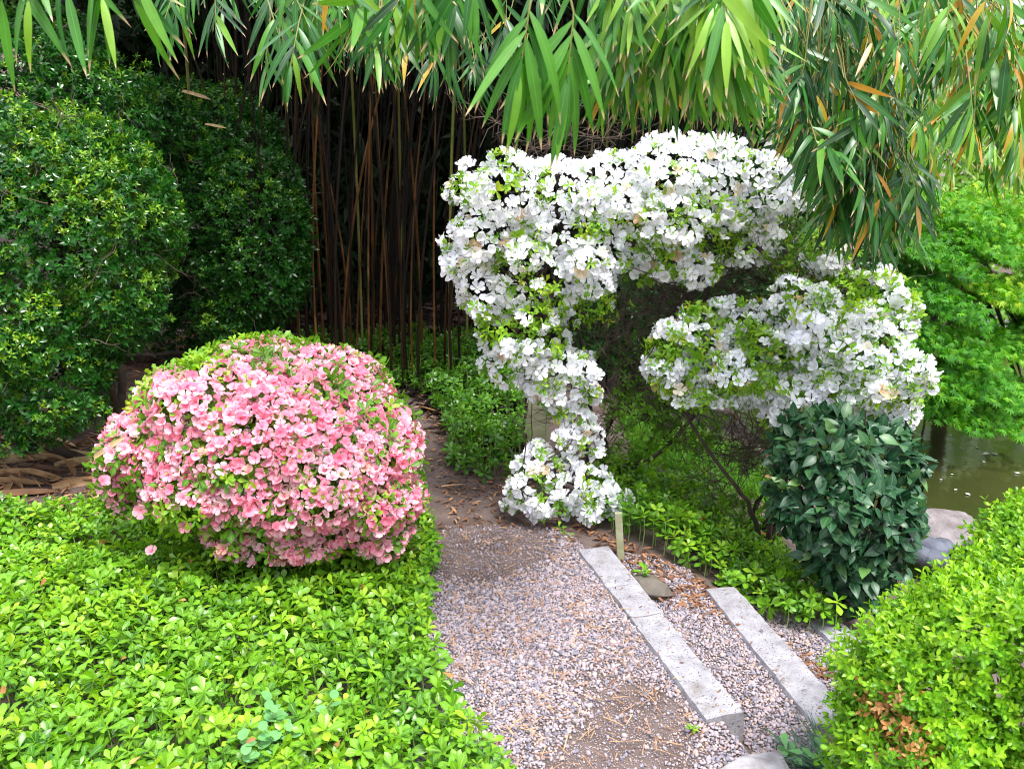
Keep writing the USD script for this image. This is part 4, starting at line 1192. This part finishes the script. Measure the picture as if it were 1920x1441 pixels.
class Bamboo:
    def __init__(self, label, root, tip, seed, group=None):
        self.rng = np.random.default_rng(seed)
        root = np.array([root[0], root[1], float(ground_z(root[0], root[1])) - 0.03])
        tip = np.asarray(tip, float)
        self.t = Thing("arching_bamboo", root, label, "bamboo", group)
        H = max(3.0, tip[2] + 0.7)
        self.pts = bezier([root, [root[0] + 0.1 * (tip[0] - root[0]), root[1] - 0.1, H * 1.1], [tip[0] - 0.2 * (tip[0] - root[0]), tip[1] + 0.35 * (root[1] - tip[1]), H], tip], 26)
        V, F = culm_mesh(self.pts, 0.011)
        self.t.part("culm", V, F, M["green_culm"])
        self.cl, self.tw, self.first = Cloud(), [], []

    def spray(self, base, d, L=0.19, n=7, tone=0.5, twig=0.12, tspread=0.2, side=None, hook=True, yellow=0.03, el=0.0):
        rng = self.rng
        base = np.asarray(base, float)
        d = unit(np.asarray(d, float) + rng.normal(0, 0.12, 3))
        if side is None:
            side = rng.normal(size=3) * [1, 0.35, 0.15]
        side = np.asarray(side, float)
        side = unit(side - (side @ d) * d)
        nrm = np.cross(side, d)
        if nrm[1] > 0:
            nrm = -nrm
        tip = base + d * twig + np.array([0, 0, -0.02])
        self.first.append(len(self.cl))
        if hook:
            k = int(np.argmin(np.linalg.norm(self.pts[8:] - base, axis=1))) + 8
            a = self.pts[k]
            mid = (a + base) / 2 + [0, 0, 0.12 * np.linalg.norm(a - base)]
            self.tw.append(tube(np.vstack([bezier([a, mid, base], 6), tip[None]]), np.array([0.003, 0.0028, 0.0025, 0.0022, 0.002, 0.0018, 0.0012]), 4))
        else:
            self.tw.append(tube(np.array([base - d * 0.12, base, tip]), np.array([0.0025, 0.002, 0.0012]), 4))
        for k in range(n):
            f = k / max(1, n - 1)
            sgn = -1 if k % 2 else 1
            ang = sgn * (1.0 - 0.85 * f + rng.normal(0, 0.1)) * 0.95
            if k == n - 1:
                ang = rng.normal(0, 0.08)
            ld = math.cos(ang) * d + math.sin(ang) * side + nrm * rng.normal(0.08, 0.22) + np.array([0, 0, -0.3])
            ln = nrm + side * (0.35 * sgn) + rng.normal(0, 0.32, 3) + [0, 0, 0.25]
            p = base + (tip - base) * f
            tn = np.clip(tone + rng.normal(0, tspread), 0, 0.88)
            if rng.uniform() < yellow:
                tn = rng.uniform(0.92, 1.0)
            self.cl.add(L_bamboo[rng.integers(0, 3)], frames(unit(ld)[None], ln[None]), p[None], [L * rng.uniform(0.75, 1.1) * (0.85 + 0.3 * math.sin(math.pi * min(1, f + 0.25)))], [tn])

    def finish(self):
        for tw, a, b_ in zip(self.tw, self.first, self.first[1:] + [len(self.cl)]):
            pr = self.t.part("branch", *tw, M["green_culm"])
            for k in range(a, b_):
                emit(numbered(str(pr.GetPath()), "leaf"), self.cl.V[k] - self.t.loc, self.cl.F[k], M["bamboo_leaf"], self.cl.T[k])


def curtain(label, root, tip, seed, region, n, y, L, tone, yellow, nl=(6, 9), down=(0, -0.35, -0.9)):  # tone paints light into the leaves: low for shaded bamboos, high for sunlit
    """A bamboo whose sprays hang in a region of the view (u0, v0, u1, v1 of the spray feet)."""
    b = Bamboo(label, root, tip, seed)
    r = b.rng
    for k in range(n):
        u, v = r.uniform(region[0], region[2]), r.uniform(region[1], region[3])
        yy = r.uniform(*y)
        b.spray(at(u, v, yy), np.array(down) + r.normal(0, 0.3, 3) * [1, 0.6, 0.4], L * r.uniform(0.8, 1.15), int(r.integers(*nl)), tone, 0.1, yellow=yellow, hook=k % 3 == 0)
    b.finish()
    return b


def tipat(u, v, y):
    return at(u, v, y)


# two large fans in front
b = Bamboo("arching bamboo with two broad bright leaf fans hanging over the path, top centre", (-0.5, 6.2), tipat(1030, -140, 1.6), 1)
b.spray(at(992, 20, 1.5), (-0.2, -0.1, -0.9), 0.185, 11, 0.62, 0.085, 0.1, side=(1, 0.1, 0), yellow=0)
b.spray(at(1076, 25, 1.55), (0.06, -0.1, -0.92), 0.185, 11, 0.6, 0.1, 0.1, side=(1, 0.05, 0), yellow=0)
for u, v in [(1010, -120), (1110, -110), (880, -110)]:
    b.spray(at(u, v, 1.9), (0.1, -0.3, -0.9), 0.17, 8, 0.4, 0.1)
b.finish()
b = Bamboo("arching bamboo with wide single leaves drooping over the evergreen shrub, top left corner", (-2.6, 6.6), tipat(90, -160, 1.7), 2)
for u, v, dx in [(55, -75, -0.1), (165, -80, 0.25), (190, -85, 0.1), (225, -95, 0.5), (0, -80, -0.3), (110, -90, 0)]:
    b.spray(at(u, v, 1.75), (dx, -0.2, -0.95), 0.19, 3, 0.6, 0.06, 0.12, side=(1, 0, 0), yellow=0)
b.finish()
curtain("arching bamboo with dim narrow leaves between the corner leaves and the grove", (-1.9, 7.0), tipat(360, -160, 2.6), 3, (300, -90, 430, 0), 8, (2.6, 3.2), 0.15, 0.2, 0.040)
curtain("arching bamboo hanging in front of the dark grove, left of centre", (-1.3, 6.8), tipat(520, -160, 2.2), 4, (460, -90, 590, 50), 14, (2.1, 2.8), 0.14, 0.35, 0.030)
curtain("arching bamboo hanging in front of the dark grove, above its middle", (-1.0, 7.2), tipat(680, -160, 2.1), 5, (590, -100, 720, 20), 21, (2.0, 2.7), 0.15, 0.45, 0.025)
curtain("arching bamboo hanging just left of the two broad leaf fans", (-0.4, 7.0), tipat(800, -160, 2.0), 6, (710, -110, 880, -20), 21, (1.9, 2.6), 0.15, 0.5, 0.025)
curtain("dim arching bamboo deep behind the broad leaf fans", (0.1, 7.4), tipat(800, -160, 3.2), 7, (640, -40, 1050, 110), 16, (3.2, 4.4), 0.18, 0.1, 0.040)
curtain("bright arching bamboo hanging over the top of the tall white azalea", (0.8, 6.8), tipat(1200, -160, 1.9), 8, (1130, -90, 1290, 50), 30, (1.8, 2.3), 0.150, 0.62, 0.025)
curtain("dark arching bamboo brushing the left top of the tall white azalea", (0.7, 7.2), tipat(1180, -100, 2.4), 9, (1130, 50, 1260, 130), 17, (2.2, 2.6), 0.150, 0.4, 0.060)
curtain("yellow green arching bamboo, brightest at the top right of centre", (1.2, 6.6), tipat(1360, -160, 1.8), 10, (1270, -90, 1420, 50), 32, (1.7, 2.2), 0.158, 0.76, 0.025)
curtain("arching bamboo whose leaves touch the top right of the tall white azalea", (1.5, 6.8), tipat(1380, -80, 2.3), 11, (1290, 50, 1420, 120), 18, (2.2, 2.7), 0.150, 0.55, 0.050)
curtain("dark tangled bamboo right of the tall white azalea's top", (1.9, 6.5), tipat(1540, -120, 2.9), 12, (1450, -40, 1650, 160), 49, (2.7, 3.4), 0.16, 0.22, 0.060)
curtain("drooping bamboo with yellowed leaves over the right end of the tall white azalea", (2.2, 6.3), tipat(1560, 60, 2.9), 13, (1510, 150, 1690, 290), 55, (2.7, 3.3), 0.17, 0.42, 0.070)
curtain("lowest drooping bamboo reaching the right white azalea", (2.3, 6.1), tipat(1640, 180, 3.0), 14, (1560, 290, 1720, 390), 34, (2.8, 3.2), 0.18, 0.38, 0.050)
curtain("light arching bamboo along the top right edge of the view", (3.0, 6.8), tipat(1760, -120, 2.8), 15, (1640, -70, 1830, 100), 40, (2.7, 3.6), 0.16, 0.6, 0.112)
curtain("sunlit bamboo with orange tinted leaves hanging at the right edge", (3.3, 6.6), tipat(1880, -60, 2.6), 16, (1810, -40, 1940, 210), 40, (2.5, 3.1), 0.17, 0.68, 0.175)
curtain("thin pale bamboo hanging before the maple at the right edge", (3.8, 7.0), tipat(1850, 100, 4.2), 17, (1720, 120, 1930, 300), 43, (3.8, 5.0), 0.18, 0.74, 0.140)

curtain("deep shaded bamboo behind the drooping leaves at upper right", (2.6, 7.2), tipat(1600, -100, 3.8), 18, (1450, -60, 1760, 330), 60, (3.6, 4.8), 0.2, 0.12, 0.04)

# leaf masses added overhead and behind to shut out sky light
rng = np.random.default_rng(111)
n = 26000
p = np.column_stack([rng.uniform(-6.5, 2.6, n), rng.uniform(4.7, 12.5, n), rng.uniform(0, 1, n)])
p[:, 2] = 2.75 + 0.9 * p[:, 2] + 0.25 * np.sin(p[:, 0] * 2) + 0.14 * (p[:, 1] - 4.7) * 0.6
d = unit(rng.normal(0, 1, (n, 3)) * [1, 1, 0.35] + [0, -0.2, -0.3])
cl = Cloud().add(leaf(0.22, 2, [(0, 0.3), (0.4, 1), (1, 0)], 0.1, 0.3), frames(d, rng.normal(0, 0.5, (n, 3)) + [0, 0, 1]), p, rng.uniform(0.2, 0.34, n), rng.uniform(0, 1, n))
V, F, T = cl.joined()
tag(emit("/World/shade_canopy", V, F, M["canopy_leaf"], T), "dense leafy roof added over the bamboo grove to shut out sky light", "bamboo foliage", kind="stuff")

n = 22000  # leaf wall added behind the canes to darken the gaps
p = np.column_stack([rng.uniform(-5.0, 2.6, n), rng.uniform(8.6, 10.2, n), rng.uniform(0, 1, n)])
p[:, 2] = terrain(p[:, 0], p[:, 1]) + p[:, 2] * (3.6 - terrain(p[:, 0], p[:, 1]) * 0.5)
d = unit(rng.normal(0, 0.8, (n, 3)) + [0, -0.3, -0.9])
cl = Cloud().add(leaf(0.25, 2, [(0, 0.3), (0.4, 1), (1, 0)], 0.1, 0.3), frames(d, rng.normal(0, 0.5, (n, 3)) + [0, -1, 0.3]), p, rng.uniform(0.2, 0.32, n), rng.uniform(0, 0.6, n))
V, F, T = cl.joined()
tag(emit("/World/added_leaf_wall", V, F, M["canopy_leaf"], T), "dark leaf wall added to blacken the back of the bamboo grove", "bamboo foliage", kind="stuff")

# ------------------------------------------------------------------ Japanese maple over the pond


def star(lobes=7):
    Vs, Fs, Ts = [[0, 0, 0]], [], [[0, 0.3, 0]]
    for k in range(lobes):
        a = (k - (lobes - 1) / 2) * 0.62
        L = 1.0 - 0.09 * abs(k - (lobes - 1) / 2) ** 1.3
        wd = 0.17
        dr = np.array([math.cos(a), math.sin(a)])
        sd = np.array([-dr[1], dr[0]])
        q0 = len(Vs)
        Vs += [[*(dr * L * 0.45 + sd * wd * 0.6), -0.02], [*(dr * L), -0.2], [*(dr * L * 0.45 - sd * wd * 0.6), -0.02]]
        Ts += [[0, 0.5, 0.5], [0, 1, 0], [0, 0.5, 0.5]]
        Fs += [[0, q0 + 2, q0 + 1], [0, q0 + 1, q0]]
    return np.array(Vs, float), np.array(Fs), np.array(Ts, float)


rng = np.random.default_rng(121)
STAR = star()
trunk = np.array([4.7, 8.4, 0.0])
trunk[2] = WATER_Z - 0.1
maple = Thing("maple_tree", trunk, "bright green Japanese maple drooping over the pond at the right edge", "maple tree")
pads = []
for u, v, y, ru, rv, g in [(1740, 470, 6.2, 90, 50, 0.35), (1830, 450, 6.4, 100, 50, 0.5), (1920, 470, 6.6, 110, 60, 0.85), (1760, 560, 6.0, 90, 55, 0.3), (1860, 540, 6.3, 90, 50, 0.75), (1940, 560, 6.4, 90, 60, 0.6), (1720, 620, 5.9, 70, 45, 0.35), (1790, 640, 5.9, 90, 45, 0.45),
                           (1880, 640, 6.2, 80, 45, 0.55), (1950, 650, 6.3, 80, 60, 0.5), (1740, 700, 5.8, 80, 50, 0.45), (1830, 710, 5.8, 90, 50, 0.4), (1900, 730, 6.0, 80, 50, 0.5), (1770, 755, 5.75, 80, 36, 0.45), (1860, 770, 5.8, 75, 32, 0.5), (1930, 775, 5.9, 60, 35, 0.6), (1720, 520, 6.4, 60, 60, 0.2), (1700, 730, 5.9, 50, 50, 0.35), (1810, 400, 6.6, 120, 50, 0.6), (1900, 390, 6.8, 100, 50, 0.7), (1990, 600, 6.5, 80, 200, 0.5)]:
    m_ = y / CT / FPX
    n = int(ru * rv / 5.5)
    q = unit(rng.normal(size=(n, 3))) * (rng.uniform(0, 1, n) ** 0.4)[:, None]
    q[:, 2] = np.where(q[:, 2] < 0, q[:, 2] * 0.5, q[:, 2])
    slope = 0.35
    c0 = at(u, v, y)
    pp = c0 + np.column_stack([q[:, 0] * ru * m_, q[:, 1] * 0.45, q[:, 2] * 0.72 * rv * m_ - q[:, 0] * slope * ru * m_ - np.abs(q[:, 1]) * 0.1])
    pads.append((c0, pp, np.full(n, g)))
P = np.vstack([a[1] for a in pads])
G = np.concatenate([a[2] for a in pads])
n = len(P)
d = unit(rng.normal(0, 0.7, (n, 3)) + [0.15, -0.5, -0.7])
cl = Cloud().add(STAR, frames(d, rng.normal(0, 0.45, (n, 3)) + [0, -0.45, 0.9]), P, rng.uniform(0.034, 0.06, n), np.clip(G + rng.normal(0, 0.17, n), 0, 1))
a_, b_ = cl.largest(300)
for k in a_:
    maple.part("leaf", cl.V[k], cl.F[k], M["maple_leaf"], cl.T[k])
cl.instanced(maple, "foliage", M["maple_leaf"], b_, bins=14, piece="leaf")
maple.part("trunk", *tube(np.vstack([bezier([trunk, trunk + [-0.1, -0.2, 0.7], trunk + [-0.35, -0.7, 1.5]], 10)]), np.linspace(0.1, 0.06, 10), 9), M["bark"])
tp = trunk + [-0.3, -0.55, 1.3]
maple.part("limbs", *branches(tp, np.array([a[0] for a in pads]) - [0, 0, 0.03], rng, 0.035, 0.006, 0.15, 10, 0.6, 5), M["bark"], kind="stuff")

# ------------------------------------------------------------------ trees beyond the pond


def far_tree(x, y, blobs, n, label, seed, tone, size=0.16):
    rng = np.random.default_rng(seed)
    base = np.array([x, y, float(ground_z(x, y)) - 0.1])
    t = Thing("garden_tree", base, label, "tree", "trees beyond the pond")
    p, nr, _ = shell(blobs, n, rng, (0.55, 1.05), 0.35, 1.5, back=-0.8, seed=seed, inside=0.6)
    cl = Cloud()
    FR = [whorl(L_oval, 6, (-0.4, 0.7), 1.0, rng, rise=0.8) for _ in range(3)]
    scatter(cl, FR, p, nr + [0, 0, 0.3], size, rng, 0.6, tone=np.clip(tone + rng.normal(0, 0.2, len(p)), 0, 1))
    cl.write(t, "crown", M["far_leaf"], 0)
    top = np.mean([b_[0] for b_ in blobs], 0)
    t.part("trunk", *tube(wander(base, top, 9, 0.03, rng), np.linspace(0.16, 0.06, 9), 8), M["bark"])
    t.part("limbs", *branches(base * 0.5 + top * 0.5, np.array([b_[0] for b_ in blobs]), rng, 0.06, 0.015, 0.1), M["bark"], kind="stuff")


far_tree(6.5, 15.5, [blob(1700, 120, 170, 150, 15, 1.4), blob(1600, 250, 140, 120, 15.2, 1.3), blob(1780, 300, 150, 110, 14.6, 1.2)], 1300, "sunny yellow green tree showing through the bamboo at upper right", 131, 0.65)
far_tree(9.5, 14.5, [blob(1900, 200, 150, 130, 14, 1.3), blob(2000, 330, 180, 150, 14, 1.3), blob(1880, 400, 130, 90, 13.6, 1.0)], 1100, "pale yellow green tree behind the hanging bamboo at the right edge", 132, 0.8)
far_tree(7.5, 12.5, [blob(1740, 470, 160, 110, 12.2, 1.0), blob(1880, 560, 200, 150, 12, 1.1), blob(1760, 640, 180, 120, 12, 1.0), blob(1950, 700, 180, 140, 12, 1.0)], 1700, "deep green tree on the far bank directly behind the maple", 133, 0.1)
far_tree(4.4, 14.0, [blob(1480, 200, 130, 170, 13.5, 1.2), blob(1420, 380, 150, 170, 13.2, 1.2), blob(1560, 420, 120, 160, 13, 1.0)], 1300, "shaded tree behind the right end of the tall white azalea", 134, 0.15)

# ------------------------------------------------------------------ mulch, fallen sheaths, leaf litter
rng = np.random.default_rng(141)
STRIP = leaf(0.13, 7, [(0, 0.55), (0.15, 0.95), (0.6, 1.0), (0.85, 0.7), (1, 0.15)], 0.5, 0.05)
spots = []
for k in range(46):
    u, v = rng.uniform(-40, 260), rng.uniform(835, 995)
    if v > 960 and u > 150:
        continue
    spots.append((u, v, rng.uniform(0.18, 0.42), rng.normal(0, 0.55)))
spots += [(80, 965, 0.2, 0.25), (150, 858, 0.35, -0.1), (60, 860, 0.35, 0.0), (160, 905, 0.4, -0.05), (530, 800, 0.2, 0.4), (815, 775, 0.3, -0.7), (850, 918, 0.13, 0.4), (790, 640, 0.3, 1.0)]
spots.sort()
for k, (u, v, L, a) in enumerate(spots):
    p = on(u, v)
    p[2] = ground_z(p[0], p[1]) + 0.012 + 0.02 * rng.uniform()
    d = np.array([math.cos(a), math.sin(a), rng.normal(0, 0.05)])
    cl = Cloud().add(STRIP, frames(d[None], np.array([[0, -0.2, 1]]) + rng.normal(0, 0.3, (1, 3))), (p - d * L / 2)[None], [L], [rng.uniform(0, 1)])
    tag(emit(numbered("/World", "bamboo_sheath"), cl.V[0], cl.F[0], M["sheath"], cl.T[0]), "dry tan bamboo sheath lying in the mulch", "bamboo sheath", "fallen bamboo sheaths")
CHIP = leaf(0.3, 3, OVAL, 0.4, 0.15)


def litter(poly_px, n, size, zoff, name, label, mat="litter", tone=(0, 1), tpl=CHIP, tilt=0.35):
    poly = np.array([on(a, b_)[:2] for a, b_ in poly_px])
    lo, hi = poly.min(0), poly.max(0)
    c = rng.uniform(lo, hi, (n, 2))
    c = c[inside_poly(c, poly)]
    m = len(c)
    d = unit(np.column_stack([rng.normal(0, 1, (m, 2)), rng.normal(0, 0.15, m)]))
    cl = Cloud().add(tpl, frames(d, rng.normal(0, tilt, (m, 3)) + [0, 0, 1]), np.column_stack([c, ground_z(c[:, 0], c[:, 1]) + zoff + rng.uniform(0, 0.008, m)]), rng.uniform(size * 0.5, size * 1.4, m), rng.uniform(*tone, m))
    V, F, T = cl.joined()
    tag(emit(f"/World/{name}", V, F, M[mat], T), label, "leaf litter", kind="stuff")


litter([(-300, 820), (180, 760), (200, 640), (480, 620), (560, 700), (620, 760), (300, 1010), (-300, 1010)], 8000, 0.07, 0.006, "mulch", "brown dead leaves and bark chips under the evergreen shrubs at left", tpl=STRIP)
litter([(480, 700), (300, 575), (1400, 575), (1300, 640), (1010, 720), (985, 850), (880, 870), (825, 800), (760, 735)], 30000, 0.14, 0.006, "leaf_mould", "blackened litter laid to put shade on the floor of the bamboo grove", mat="leaf_mould", tpl=leaf(0.2, 2, OVAL, 0.3, 0.1))  # dark sheet of litter painting shade between the canes
litter([(780, 740), (900, 760), (1000, 900), (1120, 1000), (1180, 1090), (1080, 1040), (1000, 1000), (830, 990), (810, 860)], 2600, 0.035, 0.006, "fallen_leaves", "small red brown leaf scraps along the far end of the path", tone=(0, 0.75))
litter([(1080, 985), (1300, 1050), (1480, 1120), (1580, 1200), (1480, 1195), (1330, 1120), (1180, 1085), (1130, 1040)], 2600, 0.035, 0.006, "fallen_leaves_001", "red brown leaf scraps at the edge of the ground cover right of the slabs", tone=(0, 0.7))
NEEDLE = leaf(0.05, 2, [(0, 1), (0.5, 1), (1, 0.3)], 0.3, 0.05)
litter([(830, 1000), (1060, 1010), (1230, 1230), (1330, 1400), (950, 1500), (840, 1250)], 900, 0.05, 0.012, "dry_needles", "thin tan needles and straw scattered over the path", tone=(0.5, 1), tpl=NEEDLE, tilt=0.1)

c = []
for A_, B_, N_, z_ in ((S1A, S1B, N1, Z1), (S2A, S2B, N2, -STEP + 0.02)):
    for _ in range(45):
        q_ = A_ + (B_ - A_) * rng.uniform(0.02, 0.98) + N_ * SLAB_W * rng.uniform(0.05, 0.9)
        c.append([*q_, z_ + 0.008])
c = np.array(c)
cl = Cloud().add(CHIP, frames(rng.normal(0, 1, (len(c), 3)) * [1, 1, 0.1], rng.normal(0, 0.2, (len(c), 3)) + [0, 0, 1]), c, rng.uniform(0.006, 0.022, len(c)), rng.uniform(0, 0.8, len(c)))
V, F, T = cl.joined()
tag(emit("/World/leaf_crumbs", V, F, M["litter"], T), "brown leaf crumbs lying on the granite slabs", "leaf litter", kind="stuff")

# ------------------------------------------------------------------ small plants, tufts, strays
rng = np.random.default_rng(151)
for u, v, y, L, a, lab in [(368, 178, 5.72, 0.21, -0.25, "dry bamboo leaf lying on the rounded evergreen shrub, upper of two"), (404, 236, 5.55, 0.15, -0.15, "pale dry bamboo leaf lying on the rounded evergreen shrub, lower of two"), (205, 838, 2.75, 0.17, 0.6, "tan bamboo sheath caught on the left edge of the pink azalea")]:
    p = at(u, v, y)
    cl = Cloud().add(STRIP, frames(np.array([[math.cos(a), -0.2, math.sin(a)]]), np.array([[0.1, -0.8, 0.6]])), p[None] - 0.5 * L * np.array([[math.cos(a), -0.2, math.sin(a)]]), [L], [0.9])
    tag(emit(numbered("/World", "dry_leaf"), cl.V[0], cl.F[0], M["sheath"], cl.T[0]), lab, "dry leaf")

ROUND = leaf(0.95, 5, [(0, 0.2), (0.2, 0.8), (0.5, 1.0), (0.8, 0.8), (1, 0.25)], 0.15, 0.1)


def small_plant(name, u, v, z, n, L, h, tone, label, mat="cover_leaf", tpl=L_obov, cat="plant", group=None, spread=0.04):
    p = on(u, v, z)
    p[2] = ground_z(p[0], p[1])
    t = Thing(name, p, label, cat, group)
    stems, cl = [], Cloud()
    for s_ in range(max(1, n // 7)):
        top = p + np.array([rng.normal(0, spread), rng.normal(0, spread), h * rng.uniform(0.7, 1.1)])
        stems.append(tube(wander(p, top, 5, 0.08, rng), np.linspace(0.003, 0.0015, 5), 4))
        for k in range(min(7, n)):
            f = 0.45 + 0.55 * k / 6
            q = p + (top - p) * f
            a = 2.4 * k + rng.normal(0, 0.3)
            d = np.array([[math.cos(a), math.sin(a), 0.25 + 0.5 * (f - 0.5)]])
            cl.add(tpl, frames(d, np.array([[0, 0, 1.0]]) + rng.normal(0, 0.2, (1, 3))), q[None], [L * rng.uniform(0.8, 1.1)], [np.clip(tone + rng.normal(0, 0.15), 0, 0.95)])
    t.part("stem", *join(stems), M["stem"], np.tile([0.4, 0.5, 0], (len(join(stems)[0]), 1)))
    cl.write(t, "leaf", M[mat], 300)


for u, v, n, L, h, tn, lab in [(100, 1000, 14, 0.06, 0.12, 0.25, "dark green seedling in the mulch above the left ground cover"), (150, 985, 7, 0.06, 0.12, 0.3, "glossy seedling between mulch and the pink azalea's left side"),
                               (1075, 1015, 7, 0.035, 0.07, 0.45, "little plant with round grey green leaves at the tip of the trailing white limb"), (1196, 1060, 7, 0.045, 0.09, 0.5, "young upright plant beside the farthest granite slab, left of the dark stone"),
                               (1200, 1070, 7, 0.045, 0.1, 0.6, "pale green young plant just above the dark flat stone"), (900, 890, 14, 0.05, 0.14, 0.45, "leafy green weed at the path edge left of the trailing white limb"),
                               (960, 900, 14, 0.045, 0.12, 0.6, "bright small weed beneath the white flowers left of the stake"), (870, 860, 14, 0.06, 0.1, 0.15, "bluish dark weed on the far side of the path beside the pink azalea"),
                               (985, 860, 14, 0.04, 0.2, 0.55, "light green sapling in front of the mossy post"), (1150, 880, 14, 0.05, 0.1, 0.7, "small spiky green plant right of the trailing white limb"),
                               (1310, 1370, 7, 0.02, 0.03, 0.6, "tiny grass green weed at the near end of the granite slab"), (1470, 1160, 7, 0.03, 0.06, 0.7, "small yellow green weed beside the pale granite slab")]:
    small_plant("seedling", u, v, 0.0, n, L, h, tn, lab)
small_plant("pale_weed", 560, 1440, 0.0, 84, 0.034, 0.165, 0.8, "pale mint green weed with rounded leaves in the front of the left ground cover", "weed_leaf", ROUND, spread=0.08)
small_plant("broadleaf_weed", 1500, 1440, -0.1, 14, 0.055, 0.1, 0.6, "light green broadleaf weed between the flat boulder and the boxwood", "weed_leaf", L_obov)
# mondo grass tuft
p = on(1540, 1460, -0.1)
p[2] = ground_z(p[0], p[1])
t = Thing("grass_tuft", p, "tuft of dark strappy mondo grass at the foot of the boxwood", "grass tuft")
n = 130
d = unit(np.column_stack([rng.normal(0, 0.6, (n, 2)), np.ones(n) * 0.8]))
cl = Cloud().add(leaf(0.04, 6, [(0, 1), (0.6, 0.9), (1, 0)], 0.15, 0.55), frames(d, np.tile([0, 0, 1.0], (n, 1)) + rng.normal(0, 0.1, (n, 3))), p + rng.normal(0, 0.03, (n, 3)) * [1, 1, 0], rng.uniform(0.1, 0.19, n), rng.uniform(0, 1, n))
cl.write(t, "blade", M["mondo"], 130)
# petals and a leaf afloat
for u, v, s_ in [(1855, 850, 0.05), (1870, 852, 0.04), (1755, 862, 0.025), (1740, 868, 0.02), (1785, 890, 0.02), (1765, 900, 0.02), (1910, 888, 0.035), (1845, 865, 0.022), (1905, 820, 0.025), (1810, 925, 0.03), (1795, 918, 0.02), (1745, 890, 0.02), (1780, 815, 0.02), (1830, 838, 0.02)]:
    p = on(u, v, WATER_Z + 0.006)
    a = rng.uniform(0, 6.28)
    cl = Cloud().add(ROUND, frames(np.array([[math.cos(a), math.sin(a), 0]]), np.array([[0, 0, 1.0]])), p[None] + [0, 0, 0.003], [s_], [0.8])
    tag(emit(numbered("/World", "floating_petal"), cl.V[0], cl.F[0], M["white_petal"], cl.T[0]), "small white petal floating on the pond", "petal", "white petals afloat on the pond")

print("triangles", TRIS[0])
